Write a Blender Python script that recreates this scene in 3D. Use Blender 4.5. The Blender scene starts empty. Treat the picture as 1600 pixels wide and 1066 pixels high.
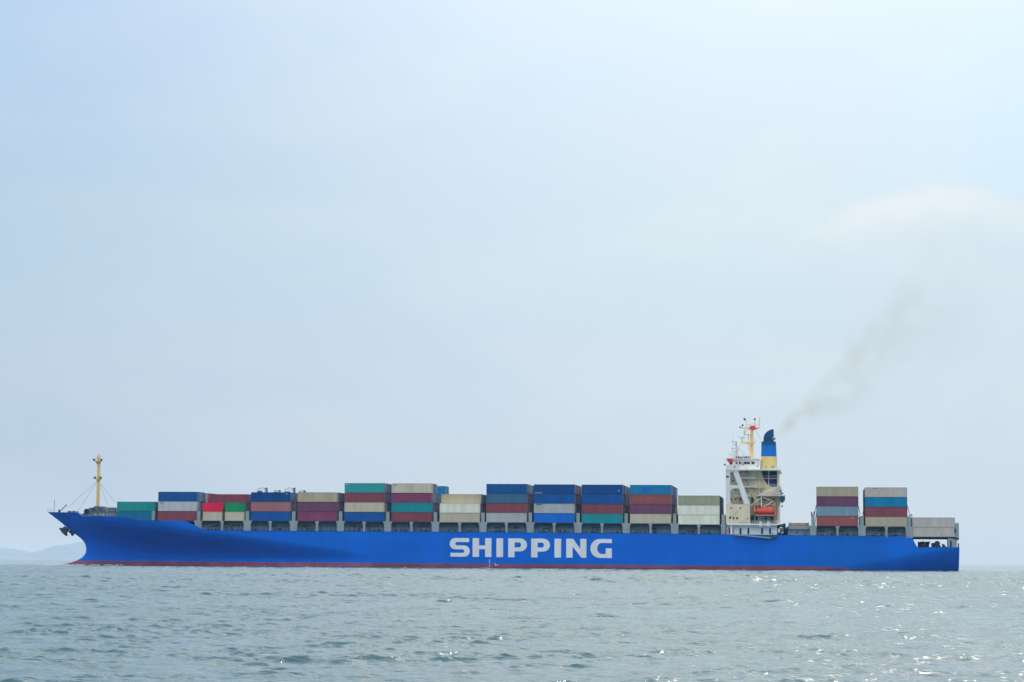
import bpy, math, random
import numpy as np
from mathutils import Vector, Matrix
from mathutils.geometry import tessellate_polygon
random.seed(7)
C = bpy.context.scene.collection
SC = bpy.context.scene

# ------------------------------------------------------------------ camera
FPX = 3600.0                      # focal length in photo pixels (photo 1600 wide)
YAW = math.atan(478 / FPX); PITCH = math.atan(344 / FPX); ROLL = math.atan(0.0061)
EYE = 2.15                        # metres above the sea
D = 683.0                         # distance to the near side of the ship
F_ = np.array([-math.sin(YAW) * math.cos(PITCH), math.cos(YAW) * math.cos(PITCH), math.sin(PITCH)])
R0 = np.array([math.cos(YAW), math.sin(YAW), 0.0]); U0 = np.cross(R0, F_)
R_ = R0 * math.cos(ROLL) + U0 * math.sin(ROLL); U_ = U0 * math.cos(ROLL) - R0 * math.sin(ROLL)
cam_d = bpy.data.cameras.new('camera'); cam = bpy.data.objects.new('camera', cam_d); C.objects.link(cam)
cam_d.sensor_width = 36.0; cam_d.lens = 36.0 * FPX / 1600.0; cam_d.clip_start = 0.5; cam_d.clip_end = 60000
cam.matrix_world = Matrix(((R_[0], U_[0], -F_[0], 0), (R_[1], U_[1], -F_[1], 0), (R_[2], U_[2], -F_[2], EYE), (0, 0, 0, 1)))
SC.camera = cam
SC.view_settings.view_transform = 'Standard'; SC.view_settings.look = 'None'
SC.view_settings.exposure = 0.0; SC.view_settings.gamma = 1.0
SC.cycles.max_bounces = 6; SC.cycles.use_denoising = True; SC.cycles.use_adaptive_sampling = False; SC.cycles.volume_bounces = 1; SC.cycles.sample_clamp_indirect = 4

def P(px, py, y=D):               # a survey: photo pixel -> metres on the upright plane at depth y
    d = F_ * FPX + R_ * (px - 800) + U_ * (533 - py); t = y / d[1]
    return float(t * d[0]), float(EYE + t * d[2])
def dirp(px, py):
    d = F_ * FPX + R_ * (px - 800) + U_ * (533 - py); return d / np.linalg.norm(d)

# ------------------------------------------------------------------ sun and sky
SUN_EL = math.radians(49); SUN_AZ = math.radians(13)      # azimuth from +Y towards +X
sund = Vector((math.sin(SUN_AZ) * math.cos(SUN_EL), math.cos(SUN_AZ) * math.cos(SUN_EL), math.sin(SUN_EL)))
sl = bpy.data.lights.new('sun', 'SUN'); sl.energy = 1.0; sl.angle = math.radians(1.0); sl.color = (1.0, 0.95, 0.86)
so = bpy.data.objects.new('sun', sl); C.objects.link(so)
so.rotation_euler = sund.to_track_quat('Z', 'Y').to_euler(); so.location = (0, 600, 400)

W = bpy.data.worlds.new('World'); SC.world = W; W.use_nodes = True
nt = W.node_tree; nt.nodes.clear()
def N(t, **k):
    n = nt.nodes.new(t)
    for a, b in k.items(): setattr(n, a, b)
    return n
def L(a, b): nt.links.new(a, b)
def mth(op, a, b=None, c=None, clamp=False):
    n = N('ShaderNodeMath', operation=op, use_clamp=clamp)
    for i, v in enumerate((a, b, c)):
        if v is None: continue
        if isinstance(v, (int, float)): n.inputs[i].default_value = v
        else: L(v, n.inputs[i])
    return n.outputs[0]
def mixc(fac, a, b, blend='MIX'):
    n = N('ShaderNodeMix', data_type='RGBA', blend_type=blend)
    for s, v in ((0, fac), (6, a), (7, b)):
        if isinstance(v, (int, float)): n.inputs[s].default_value = v
        elif isinstance(v, tuple): n.inputs[s].default_value = (*v, 1)
        else: L(v, n.inputs[s])
    return n.outputs[2]
def rng(v, a, b, c=0.0, d=1.0, smooth=True):
    n = N('ShaderNodeMapRange', interpolation_type='SMOOTHSTEP' if smooth else 'LINEAR')
    L(v, n.inputs[0])
    for i, q in enumerate((a, b, c, d)): n.inputs[i + 1].default_value = q
    return n.outputs[0]
tc = N('ShaderNodeTexCoord'); dvec = tc.outputs['Generated']
sep = N('ShaderNodeSeparateXYZ'); L(dvec, sep.inputs[0])
sky = N('ShaderNodeTexSky', sky_type='NISHITA', sun_disc=False, sun_elevation=SUN_EL, sun_rotation=SUN_AZ,
        air_density=1.0, dust_density=3.0, ozone_density=2.0, altitude=0)
skyc = mixc(1.0, sky.outputs[0], (0.09, 0.09, 0.09), 'MULTIPLY')
# a thin overcast over the clear sky, brightened overhead to light the ship
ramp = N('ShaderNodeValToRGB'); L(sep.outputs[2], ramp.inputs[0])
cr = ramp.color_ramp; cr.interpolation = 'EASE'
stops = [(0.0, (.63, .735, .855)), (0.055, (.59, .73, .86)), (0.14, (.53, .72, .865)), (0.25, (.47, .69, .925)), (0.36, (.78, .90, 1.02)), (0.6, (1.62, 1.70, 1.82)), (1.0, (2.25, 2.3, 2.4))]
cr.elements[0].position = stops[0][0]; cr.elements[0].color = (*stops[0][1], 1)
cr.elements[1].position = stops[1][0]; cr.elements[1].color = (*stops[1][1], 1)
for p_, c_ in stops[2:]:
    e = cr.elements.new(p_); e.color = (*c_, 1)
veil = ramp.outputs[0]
# the veil is thinner and darker away from the sun (towards the left)
side = rng(sep.outputs[0], -0.40, -0.02, 0.0, 1.0)
veil = mixc(1.0, veil, mixc(side, (.83, .86, .93), (1.02, 1.01, 1.0)), 'MULTIPLY')
# soft cloud structure
mp = N('ShaderNodeMapping'); L(dvec, mp.inputs[0]); mp.inputs['Scale'].default_value = (5, 5, 13); mp.inputs['Rotation'].default_value = (0, 0.25, 0)
nz = N('ShaderNodeTexNoise'); L(mp.outputs[0], nz.inputs[0]); nz.inputs['Scale'].default_value = 1.6; nz.inputs['Detail'].default_value = 6; nz.inputs['Roughness'].default_value = .55; nz.inputs['Distortion'].default_value = .6
cloud = rng(nz.outputs[0], .36, .66)
veil = mixc(1.0, veil, mixc(cloud, (.955, .975, 1.0), (1.03, 1.015, .995)), 'MULTIPLY')
# a bluer gap at the upper right with the pale rim of a cloud bank beneath it
def glob(px, py, rad_px):
    g = dirp(px, py); dp = N('ShaderNodeVectorMath', operation='DISTANCE')
    wv = N('ShaderNodeVectorMath', operation='SCALE'); L(nz.outputs['Color'], wv.inputs[0]); wv.inputs['Scale'].default_value = .05
    ad = N('ShaderNodeVectorMath', operation='ADD'); L(dvec, ad.inputs[0]); L(wv.outputs[0], ad.inputs[1])
    L(ad.outputs[0], dp.inputs[0]); dp.inputs[1].default_value = tuple(float(q) + .025 for q in g)
    return rng(dp.outputs['Value'], rad_px / FPX, 0.0)
gap = glob(1680, 170, 430)
nzc = N('ShaderNodeTexNoise'); L(dvec, nzc.inputs[0]); nzc.inputs['Scale'].default_value = 26; nzc.inputs['Detail'].default_value = 6; nzc.inputs['Roughness'].default_value = .55
xc = float(dirp(1440, 300)[0]); dxc = mth('SUBTRACT', sep.outputs[0], xc)
rimz = mth('ADD', sep.outputs[2], mth('ADD', mth('MULTIPLY', mth('MULTIPLY', dxc, dxc), 4.5), mth('MULTIPLY', mth('SUBTRACT', nzc.outputs[0], .5), .034)))
zc = float(dirp(1440,298)[2])
above = rng(rimz, zc - .006, zc + .005)
gapm = mth('MULTIPLY', gap, above)
veil = mixc(mth('MULTIPLY', gapm, .75), veil, (.50, .76, .98))
bank = mth('MULTIPLY', glob(1450, 350, 300), mth('SUBTRACT', 1.0, above))
rim = mth('MULTIPLY', bank, rng(rimz, zc - .022, zc - .002))
veil = mixc(mth('MULTIPLY', bank, .45), veil, (.60, .71, .86))
veil = mixc(mth('MULTIPLY', rim, .6), veil, (.76, .84, .91))
# glow of the hidden sun in the veil
dt = N('ShaderNodeVectorMath', operation='DOT_PRODUCT'); L(dvec, dt.inputs[0])
gl = Vector((math.sin(math.radians(-1.5)) * math.cos(math.radians(29)), math.cos(math.radians(-1.5)) * math.cos(math.radians(29)), math.sin(math.radians(29)))).normalized()   # where the veil is thinnest
dt.inputs[1].default_value = gl
glow = mth('POWER', mth('MAXIMUM', dt.outputs['Value'], 0.0), 26.0)
veil = mixc(1.0, veil, mixc(glow, (0, 0, 0), (1.0, .76, .42)), 'ADD')
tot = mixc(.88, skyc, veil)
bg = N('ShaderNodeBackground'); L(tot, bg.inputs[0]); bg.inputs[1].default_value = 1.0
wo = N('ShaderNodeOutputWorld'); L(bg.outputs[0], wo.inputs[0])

# ------------------------------------------------------------------ materials
def lin(v):
    v = v / 255.0
    return v / 12.92 if v <= .04045 else ((v + .055) / 1.055) ** 2.4
def A(r, g, b, k=1.0, hz=(.008, .014, .018), il=(.50, .60, .73)):      # paint albedo of a thing that shows as r,g,b in the hazy shade
    return tuple(min(.86, max(.002, (lin(v) - h) / (k * i))) for v, h, i in zip((r, g, b), hz, il))
def mat(name, col, rough=.6, var=.12, scale=.35, streak=True, metal=0.0, objcol=False, island=None, stain=(.16, .10, .07), stain_amt=.25):
    global nt
    m = bpy.data.materials.new(name); m.use_nodes = True; keep = nt; nt = m.node_tree
    b = nt.nodes['Principled BSDF']; b.inputs['Roughness'].default_value = rough; b.inputs['Metallic'].default_value = metal
    b.inputs['Specular IOR Level'].default_value = .15
    t = N('ShaderNodeTexCoord'); mp_ = N('ShaderNodeMapping'); L(t.outputs['Object'], mp_.inputs[0])
    mp_.inputs['Scale'].default_value = (1, 1, .22) if streak else (1, 1, 1)
    oi = N('ShaderNodeObjectInfo')
    va = N('ShaderNodeVectorMath', operation='ADD'); L(mp_.outputs[0], va.inputs[0])
    sc_ = N('ShaderNodeVectorMath', operation='SCALE'); cx = N('ShaderNodeCombineXYZ'); L(oi.outputs['Random'], cx.inputs[0]); L(cx.outputs[0], sc_.inputs[0]); sc_.inputs['Scale'].default_value = 90; L(sc_.outputs[0], va.inputs[1])
    n1 = N('ShaderNodeTexNoise'); L(va.outputs[0], n1.inputs[0]); n1.inputs['Scale'].default_value = scale; n1.inputs['Detail'].default_value = 7; n1.inputs['Roughness'].default_value = .62
    n2 = N('ShaderNodeTexNoise'); L(va.outputs[0], n2.inputs[0]); n2.inputs['Scale'].default_value = scale * 4.3; n2.inputs['Detail'].default_value = 5
    if objcol: base = oi.outputs['Color']
    elif island:
        g = N('ShaderNodeNewGeometry'); r_ = N('ShaderNodeValToRGB'); L(g.outputs['Random Per Island'], r_.inputs[0]); q = r_.color_ramp; q.interpolation = 'CONSTANT'
        q.elements[0].color = (*island[0], 1); q.elements[1].position = 1 / len(island); q.elements[1].color = (*island[1], 1)
        for i in range(2, len(island)): e_ = q.elements.new(i / len(island)); e_.color = (*island[i], 1)
        base = r_.outputs[0]
    else: base = mixc(0.0, col, col)
    v = rng(n1.outputs[0], .3, .7, 1 - var, 1 + var)
    cc = N('ShaderNodeCombineXYZ')
    for i in range(3): L(v, cc.inputs[i])
    c1 = mixc(1.0, base, cc.outputs[0], 'MULTIPLY')
    st = rng(n2.outputs[0], .60, .76, 0.0, stain_amt)
    c2 = mixc(st, c1, stain)
    L(c2, b.inputs['Base Color'])
    nt = keep
    return m
M = {}
M['paint'] = mat('container_paint', None, .55, .10, .5, objcol=True, stain_amt=.22)
M['bars'] = mat('galvanised_bars', A(120, 140, 165), .5, .1)
M['white'] = mat('white_ship_paint', A(182, 192, 205), .5, .07, .6, stain=(.42, .30, .2), stain_amt=.3)
M['cream'] = mat('cream_ship_paint', A(184, 180, 168), .55, .09, .5, stain=(.4, .28, .18), stain_amt=.3)
M['shade'] = mat('grey_cream_paint', A(154, 160, 164), .6, .1, .5, stain_amt=.2)
M['buff'] = mat('buff_mast_paint', A(174, 160, 116), .55, .1, .9)
M['funnel_yellow'] = mat('funnel_yellow_paint', A(168, 162, 122), .55, .07, .5)
M['funnel_blue'] = mat('funnel_blue_paint', A(0, 92, 174), .5, .06, .5, stain_amt=.08)
M['navy'] = mat('navy_paint', A(4, 74, 112), .5, .1, .5, stain_amt=.08)
M['casing'] = mat('casing_blue_paint', A(10, 60, 120), .5, .14, .7, stain_amt=.1)
M['grey'] = mat('greygreen_deck_steel', A(112, 134, 148), .6, .1, .6)
M['coam'] = mat('teal_grey_coaming', A(86, 122, 148), .65, .16, .5)
M['dark'] = mat('dark_steel', A(30, 52, 80), .6, .2, .8)
M['glass'] = mat('dark_window_glass', (.02, .04, .06), .15, .05)
M['teal'] = mat('teal_door_paint', A(30, 80, 105), .5, .1)
M['red'] = mat('signal_red_paint', A(176, 70, 72), .5, .08)
M['orange'] = mat('orange_boat_paint', A(184, 84, 78), .45, .08, stain_amt=.05)
M['redlow'] = mat('red_boat_paint', A(166, 54, 66), .5, .08, stain_amt=.05)
M['winch'] = mat('winch_grey_green', A(76, 96, 118), .6, .3, 1.2)
M['rope'] = mat('stained_rope_yellow', A(130, 135, 100), .8, .2, 1.2)
M['anchor'] = mat('anchor_steel', A(44, 66, 84), .7, .2, 1)
M['letter'] = mat('white_letter_paint', A(182, 196, 214), .5, .05, .3, stain=(.45, .45, .48), stain_amt=.2)
M['rackorange'] = mat('orange_frame_paint', A(146, 112, 92), .6, .25, .8)

def hull_material():
    global nt
    m = bpy.data.materials.new('blue_hull_paint'); m.use_nodes = True; nt = m.node_tree
    b = nt.nodes['Principled BSDF']; b.inputs['Roughness'].default_value = .55; b.inputs['Specular IOR Level'].default_value = .06
    t = N('ShaderNodeNewGeometry'); s = N('ShaderNodeSeparateXYZ'); L(t.outputs['Position'], s.inputs[0])
    n1 = N('ShaderNodeTexNoise'); mp_ = N('ShaderNodeMapping'); L(t.outputs['Position'], mp_.inputs[0]); mp_.inputs['Scale'].default_value = (1, 1, .35); L(mp_.outputs[0], n1.inputs[0])
    n1.inputs['Scale'].default_value = .16; n1.inputs['Detail'].default_value = 8; n1.inputs['Roughness'].default_value = .6
    n2 = N('ShaderNodeTexNoise'); mp2 = N('ShaderNodeMapping'); L(t.outputs['Position'], mp2.inputs[0]); mp2.inputs['Scale'].default_value = (1, 1, .06); L(mp2.outputs[0], n2.inputs[0]); n2.inputs['Scale'].default_value = .9; n2.inputs['Detail'].default_value = 5
    br = N('ShaderNodeTexBrick'); mp3 = N('ShaderNodeMapping'); mp3.inputs['Rotation'].default_value = (math.radians(-90), 0, 0); L(t.outputs['Position'], mp3.inputs[0]); L(mp3.outputs[0], br.inputs[0])
    br.inputs['Scale'].default_value = 1; br.inputs['Brick Width'].default_value = 11.0; br.inputs['Row Height'].default_value = 2.6; br.inputs['Mortar Size'].default_value = .05; br.inputs['Bias'].default_value = 0
    br.inputs['Color1'].default_value = (.93, .94, .95, 1); br.inputs['Color2'].default_value = (1.06, 1.05, 1.04, 1); br.inputs['Mortar'].default_value = (.86, .88, .9, 1)
    base = mixc(rng(n1.outputs[0], .35, .65), (.0, .148, .66), (.0, .163, .74))
    base = mixc(1.0, base, br.outputs[0], 'MULTIPLY')
    base = mixc(rng(n2.outputs[0], .56, .76, 0, .34), base, (.02, .16, .42))
    # a repainted, slightly greener run of plates forward of the stern, and a scrape on the bow
    rp = mth('MULTIPLY', rng(s.outputs[0], -3.0, -2.6), rng(s.outputs[0], 21.0, 17.0))
    base = mixc(mth('MULTIPLY', rp, .35), base, (.0, .15, .46))
    zl = mth('MINIMUM', mth('SUBTRACT', 1.15, mth('MULTIPLY', s.outputs[0], .0012)), mth('MULTIPLY', mth('SUBTRACT', 19.0, s.outputs[0]), .06))
    zn = mth('ADD', s.outputs[2], mth('MULTIPLY', mth('SUBTRACT', n2.outputs[0], .5), .10))
    isred = mth('GREATER_THAN', zl, zn)
    redc = mixc(rng(n1.outputs[0], .35, .65), (.24, .07, .095), (.33, .10, .13))
    wet = mth('GREATER_THAN', mth('ADD', .10, mth('MULTIPLY', n2.outputs[0], .35)), s.outputs[2])
    redc = mixc(wet, redc, (.10, .05, .09))
    L(mixc(isred, base, redc), b.inputs['Base Color'])
    return m
M['hull'] = hull_material()

# ------------------------------------------------------------------ mesh helpers
class MB:
    def __init__(s): s.v = []; s.f = []; s.m = []; s.k = 0; s.sm = []
    def add(s, vs, fs, smooth=False):
        o = len(s.v); s.v += [tuple(q) for q in vs]
        for f in fs: s.f.append(tuple(o + i for i in f)); s.m.append(s.k); s.sm.append(smooth)
        return s
    def box(s, x0, x1, y0, y1, z0, z1):
        x0, x1 = min(x0, x1), max(x0, x1); y0, y1 = min(y0, y1), max(y0, y1); z0, z1 = min(z0, z1), max(z0, z1)
        v = [(x, y, z) for x in (x0, x1) for y in (y0, y1) for z in (z0, z1)]
        return s.add(v, [(0, 1, 3, 2), (4, 6, 7, 5), (0, 4, 5, 1), (2, 3, 7, 6), (0, 2, 6, 4), (1, 5, 7, 3)])
    def prism(s, pts, y0, y1):
        n = len(pts); ar = sum(pts[i][0] * pts[(i + 1) % n][1] - pts[(i + 1) % n][0] * pts[i][1] for i in range(n))
        if ar < 0: pts = pts[::-1]
        v = [(x, y0, z) for x, z in pts] + [(x, y1, z) for x, z in pts]
        tr = tessellate_polygon([[Vector((x, z, 0)) for x, z in pts]])
        fs = []
        for t in tr:
            a, b, c = t
            cr_ = (pts[b][0] - pts[a][0]) * (pts[c][1] - pts[a][1]) - (pts[c][0] - pts[a][0]) * (pts[b][1] - pts[a][1])
            if cr_ < 0: a, b, c = a, c, b
            fs.append((a, b, c)); fs.append((a + n, c + n, b + n))
        for i in range(n):
            j = (i + 1) % n; fs.append((j, i, i + n, j + n))
        return s.add(v, fs)
    def tube(s, p, q, r, n=6, r2=None):
        p = Vector(p); q = Vector(q); d = (q - p).normalized(); r2 = r if r2 is None else r2
        a = d.orthogonal().normalized(); b = d.cross(a)
        v = [p + (a * math.cos(t) + b * math.sin(t)) * r for t in [2 * math.pi * i / n for i in range(n)]]
        v += [q + (a * math.cos(t) + b * math.sin(t)) * r2 for t in [2 * math.pi * i / n for i in range(n)]]
        fs = [(i, (i + 1) % n, n + (i + 1) % n, n + i) for i in range(n)]
        return s.add(v, fs, n > 6).add(v[:n], [tuple(range(n))[::-1]]).add(v[n:], [tuple(range(n))])
    def ball(s, c, r, n=8, sz=1):
        v = []; fs = []
        for j in range(n // 2 + 1):
            ph = math.pi * j / (n // 2)
            for i in range(n): v.append((c[0] + r * math.sin(ph) * math.cos(2 * math.pi * i / n), c[1] + r * math.sin(ph) * math.sin(2 * math.pi * i / n), c[2] + r * sz * math.cos(ph)))
        for j in range(n // 2):
            for i in range(n): fs.append((j * n + i, (j + 1) * n + i, (j + 1) * n + (i + 1) % n, j * n + (i + 1) % n))
        return s.add(v, fs, True)
    # photo-surveyed variants (px box / polygon / tube on plane y)
    def pbox(s, a, b, c, d, y0, y1):
        m_ = (b + d) / 2; x0 = P(a, m_, y0)[0]; x1 = P(c, m_, y0)[0]; z0 = P((a + c) / 2, b, y0)[1]; z1 = P((a + c) / 2, d, y0)[1]
        return s.box(x0, x1, y0, y1, z0, z1)
    def ppoly(s, pts, y0, y1): return s.prism([P(x, y, y0) for x, y in pts], y0, y1)
    def ptube(s, p, q, y, r, n=5, y2=None):
        y2 = y if y2 is None else y2; a = P(*p, y); b = P(*q, y2); return s.tube((a[0], y, a[1]), (b[0], y2, b[1]), r, n)
    def prail(s, x0, x1, ytop, ybot, y, r=.05, step=2.0):   # guard rail
        for k in (0, .5): s.ptube((x0, ytop + k * (ybot - ytop)), (x1, ytop + k * (ybot - ytop)), y, r * .8, 4)
        a = x0
        while a <= x1 + .01:
            s.ptube((a, ytop), (a, ybot), y, r, 4); a += step * 5
        return s
    def build(s, name, m, parent=None, mats=None):
        me = bpy.data.meshes.new(name); org = origin(parent) if parent else (0, 0, 0)
        me.from_pydata([(x - org[0], y - org[1], z - org[2]) for x, y, z in s.v], [], s.f)
        for q in (mats or [m]): me.materials.append(q)
        me.polygons.foreach_set('material_index', s.m); me.polygons.foreach_set('use_smooth', s.sm); me.update()
        o = bpy.data.objects.new(name, me); C.objects.link(o)
        if parent: o.parent = parent; ORG[o.name] = org
        return o
ORG = {}
def origin(o): return ORG.get(o.name, tuple(o.location))
def empty(name, loc):
    o = bpy.data.objects.new(name, None); C.objects.link(o); o.location = loc; o.empty_display_size = .5; ORG[o.name] = tuple(loc); return o
def tag(o, label=None, cat=None, group=None, kind=None):
    for k, v in (('label', label), ('category', cat), ('group', group), ('kind', kind)):
        if v: o[k] = v
    return o

# ------------------------------------------------------------------ sea
def make_water():
    global nt
    rows = [0.6]
    while rows[-1] < 30: rows.append(rows[-1] * 1.09)
    while rows[-1] < 760: rows.append(rows[-1] + max(.072, .00105 * rows[-1]))
    while rows[-1] < 49000: rows.append(rows[-1] * 1.022)
    r = np.array(rows)
    a0, a1 = math.radians(-22.6), math.radians(8.2)
    fine = np.linspace(a0, a1, 900)
    lo = np.linspace(a1 - 2 * math.pi, a0, 130)[1:-1]
    az = np.concatenate([lo, fine]); n = len(az); nr = len(r)
    daz = np.diff(np.concatenate([az, [az[0] + 2 * math.pi]]))
    daz = np.maximum(daz, np.roll(daz, 1))
    dr = np.gradient(r)
    RR, AA = np.meshgrid(r, az, indexing='ij')
    X = (RR * np.sin(AA)); Y = (RR * np.cos(AA))
    SP = np.maximum(dr[:, None] * np.ones((1, n)), RR * daz[None, :]).astype(np.float32)
    rs = np.random.RandomState(3); NW = 96
    lam = np.exp(np.linspace(math.log(.24), math.log(8.0), NW)) * rs.uniform(.93, 1.07, NW)
    Z = np.zeros_like(X, dtype=np.float32); DX = np.zeros_like(Z); DY = np.zeros_like(Z)
    Xf = X.astype(np.float64); Yf = Y.astype(np.float64)
    # gusts: patches of rougher and smoother water
    G = 1.0 + .28 * np.sin(Xf * .031 + 1.7 * np.sin(Yf * .017 + 1)) * np.sin(Yf * .043 + 2.1 * np.sin(Xf * .013)) + .15 * np.sin(Xf * .11 + Yf * .07 + 2 * np.sin(Yf * .05))
    G = G.astype(np.float32)
    # wavelets bunch into small groups that leave calmer water between them
    GS = np.sin(Xf * 1.05 + 1.9 * np.sin(Yf * .47 + .7)) * np.sin(Yf * .83 + 2.3 * np.sin(Xf * .39 + .4 * Yf)) + .8 * np.sin(Xf * .43 - Yf * .29 + 2.2 * np.sin(Yf * .21)) * np.sin(Yf * .37 + 1.7 * np.sin(Xf * .31))
    GS = np.clip(.85 + .42 * GS, .45, 1.45).astype(np.float32)
    t_ = np.clip((RR - 70) / 330, 0, 1); OUT = (1 + 2.1 * t_ * t_ * (3 - 2 * t_)).astype(np.float32)      # the sea is rougher away from the lee of the shore
    for i in range(NW):
        k = 2 * math.pi / lam[i]; th = rs.normal(0, .52) - math.pi / 2 + .2; ph = rs.uniform(0, 2 * math.pi)
        steep = .044 if lam[i] < .7 else .044 * (.7 / lam[i]) ** .95
        a = steep / k
        w = np.clip((lam[i] / SP - 2.2) / 1.6, 0, 1)
        arg = ((Xf * math.cos(th) + Yf * math.sin(th)) * k + ph)
        arg = (arg % (2 * math.pi)).astype(np.float32)
        c = np.cos(arg); s_ = np.sin(arg); w = w * a * (GS if lam[i] < 1.6 else 1.0) * (OUT if lam[i] > .8 else 1.0)
        Z += w * c; DX -= w * s_ * math.cos(th) * 1.0; DY -= w * s_ * math.sin(th) * 1.0
    Z *= G; DX *= G; DY *= G
    co = np.empty((nr * n + 1, 3), dtype=np.float32)
    co[:-1, 0] = (X + DX).ravel(); co[:-1, 1] = (Y + DY).ravel(); co[:-1, 2] = Z.ravel(); co[-1] = (0, 0, 0)
    I = (np.arange(nr - 1)[:, None] * n + np.arange(n)[None, :]); J = (np.arange(nr - 1)[:, None] * n + (np.arange(n)[None, :] + 1) % n)
    q = np.stack([I, J, J + n, I + n], -1).reshape(-1, 4)[:, ::-1]
    tri = np.stack([np.full(n, nr * n), (np.arange(n) + 1) % n, np.arange(n)], -1)
    me = bpy.data.meshes.new('sea_water')
    me.vertices.add(len(co)); me.vertices.foreach_set('co', co.ravel())
    nl = q.size + tri.size; me.loops.add(nl); me.loops.foreach_set('vertex_index', np.concatenate([q.ravel(), tri.ravel()]).astype(np.int32))
    npoly = len(q) + len(tri); me.polygons.add(npoly)
    st = np.concatenate([np.arange(len(q)) * 4, q.size + np.arange(len(tri)) * 3]).astype(np.int32)
    me.polygons.foreach_set('loop_start', st)
    me.polygons.foreach_set('use_smooth', np.ones(npoly, dtype=bool)); me.update(calc_edges=True)
    o = bpy.data.objects.new('water', me); C.objects.link(o)
    tag(o, 'choppy grey green sea reaching from the foreground to the horizon', 'sea', kind='structure')
    m = bpy.data.materials.new('sea_water'); m.use_nodes = True; nt = m.node_tree
    b = nt.nodes['Principled BSDF']; b.inputs['IOR'].default_value = 1.333; b.inputs['Roughness'].default_value = .055
    b.inputs['Base Color'].default_value = (.042, .115, .135, 1)
    g = N('ShaderNodeNewGeometry')
    n1 = N('ShaderNodeTexNoise'); mp_ = N('ShaderNodeMapping'); L(g.outputs['Position'], mp_.inputs[0]); mp_.inputs['Scale'].default_value = (1, 1.5, 1); L(mp_.outputs[0], n1.inputs[0])
    n1.inputs['Scale'].default_value = 2.6; n1.inputs['Detail'].default_value = 5; n1.inputs['Roughness'].default_value = .6; n1.inputs['Distortion'].default_value = .4
    bp = N('ShaderNodeBump'); bp.inputs['Strength'].default_value = .6; bp.inputs['Distance'].default_value = .08; L(n1.outputs[0], bp.inputs['Height'])
    n3 = N('ShaderNodeTexNoise'); mp2 = N('ShaderNodeMapping'); L(g.outputs['Position'], mp2.inputs[0]); mp2.inputs['Scale'].default_value = (.55, 1.0, 1); mp2.inputs['Rotation'].default_value = (0, 0, .12); L(mp2.outputs[0], n3.inputs[0])
    n3.inputs['Scale'].default_value = .8; n3.inputs['Detail'].default_value = 4; n3.inputs['Roughness'].default_value = .6; n3.inputs['Distortion'].default_value = .5
    bp2 = N('ShaderNodeBump'); bp2.inputs['Strength'].default_value = .8; bp2.inputs['Distance'].default_value = .30; L(n3.outputs[0], bp2.inputs['Height']); L(bp.outputs[0], bp2.inputs['Normal'])
    L(bp2.outputs[0], b.inputs['Normal'])
    me.materials.append(m)
make_water()

# ------------------------------------------------------------------ distant hills
def make_hill(name, pts, y0, label):
    random.seed(len(pts)); nx = 160; ny = 14; v = []; f = []
    xs = [p[0] for p in pts]; X0, X1 = P(xs[0], 872, y0)[0], P(xs[-1], 872, y0)[0]
    prof = [(P(a, 872, y0)[0], max(0, P(a, b, y0)[1])) for a, b in pts]
    px_ = np.array([p[0] for p in prof]); pz = np.array([p[1] for p in prof])
    for i in range(nx):
        x = X0 + (X1 - X0) * i / (nx - 1); h = float(np.interp(x, px_, pz))
        for j in range(ny):
            t = j / (ny - 1) * 2 - 1; s_ = (1 - t * t)
            wob = .06 * math.sin(x * .004 + t * 3) + .04 * math.sin(x * .011 + 5 * t + 1) + .02 * math.sin(x * .025 + t)
            v.append((x, y0 + t * 2000 + 100 * math.sin(x * .003), h * (s_ + wob * s_) - 1.5))
    for i in range(nx - 1):
        for j in range(ny - 1): a = i * ny + j; f.append((a, a + ny, a + ny + 1, a + 1))
    mb = MB(); mb.add(v, f, True)
    o = mb.build(name, M['hillmat']); tag(o, label, 'hill', kind='structure'); return o
M['hillmat'] = mat('hazy_blue_hill', (.05, .13, .24), .9, .3, .01, streak=False)  # blue of the far air mixed into the hill's base colour
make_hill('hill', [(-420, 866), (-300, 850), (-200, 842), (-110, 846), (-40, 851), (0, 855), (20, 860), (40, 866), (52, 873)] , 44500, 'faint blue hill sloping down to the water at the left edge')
make_hill('hill', [(36, 873), (50, 868), (70, 862), (95, 855), (118, 850), (140, 846), (165, 846), (190, 852), (230, 862), (290, 873)], 45500, 'faint blue hill rising behind the bow of the ship')

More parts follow.
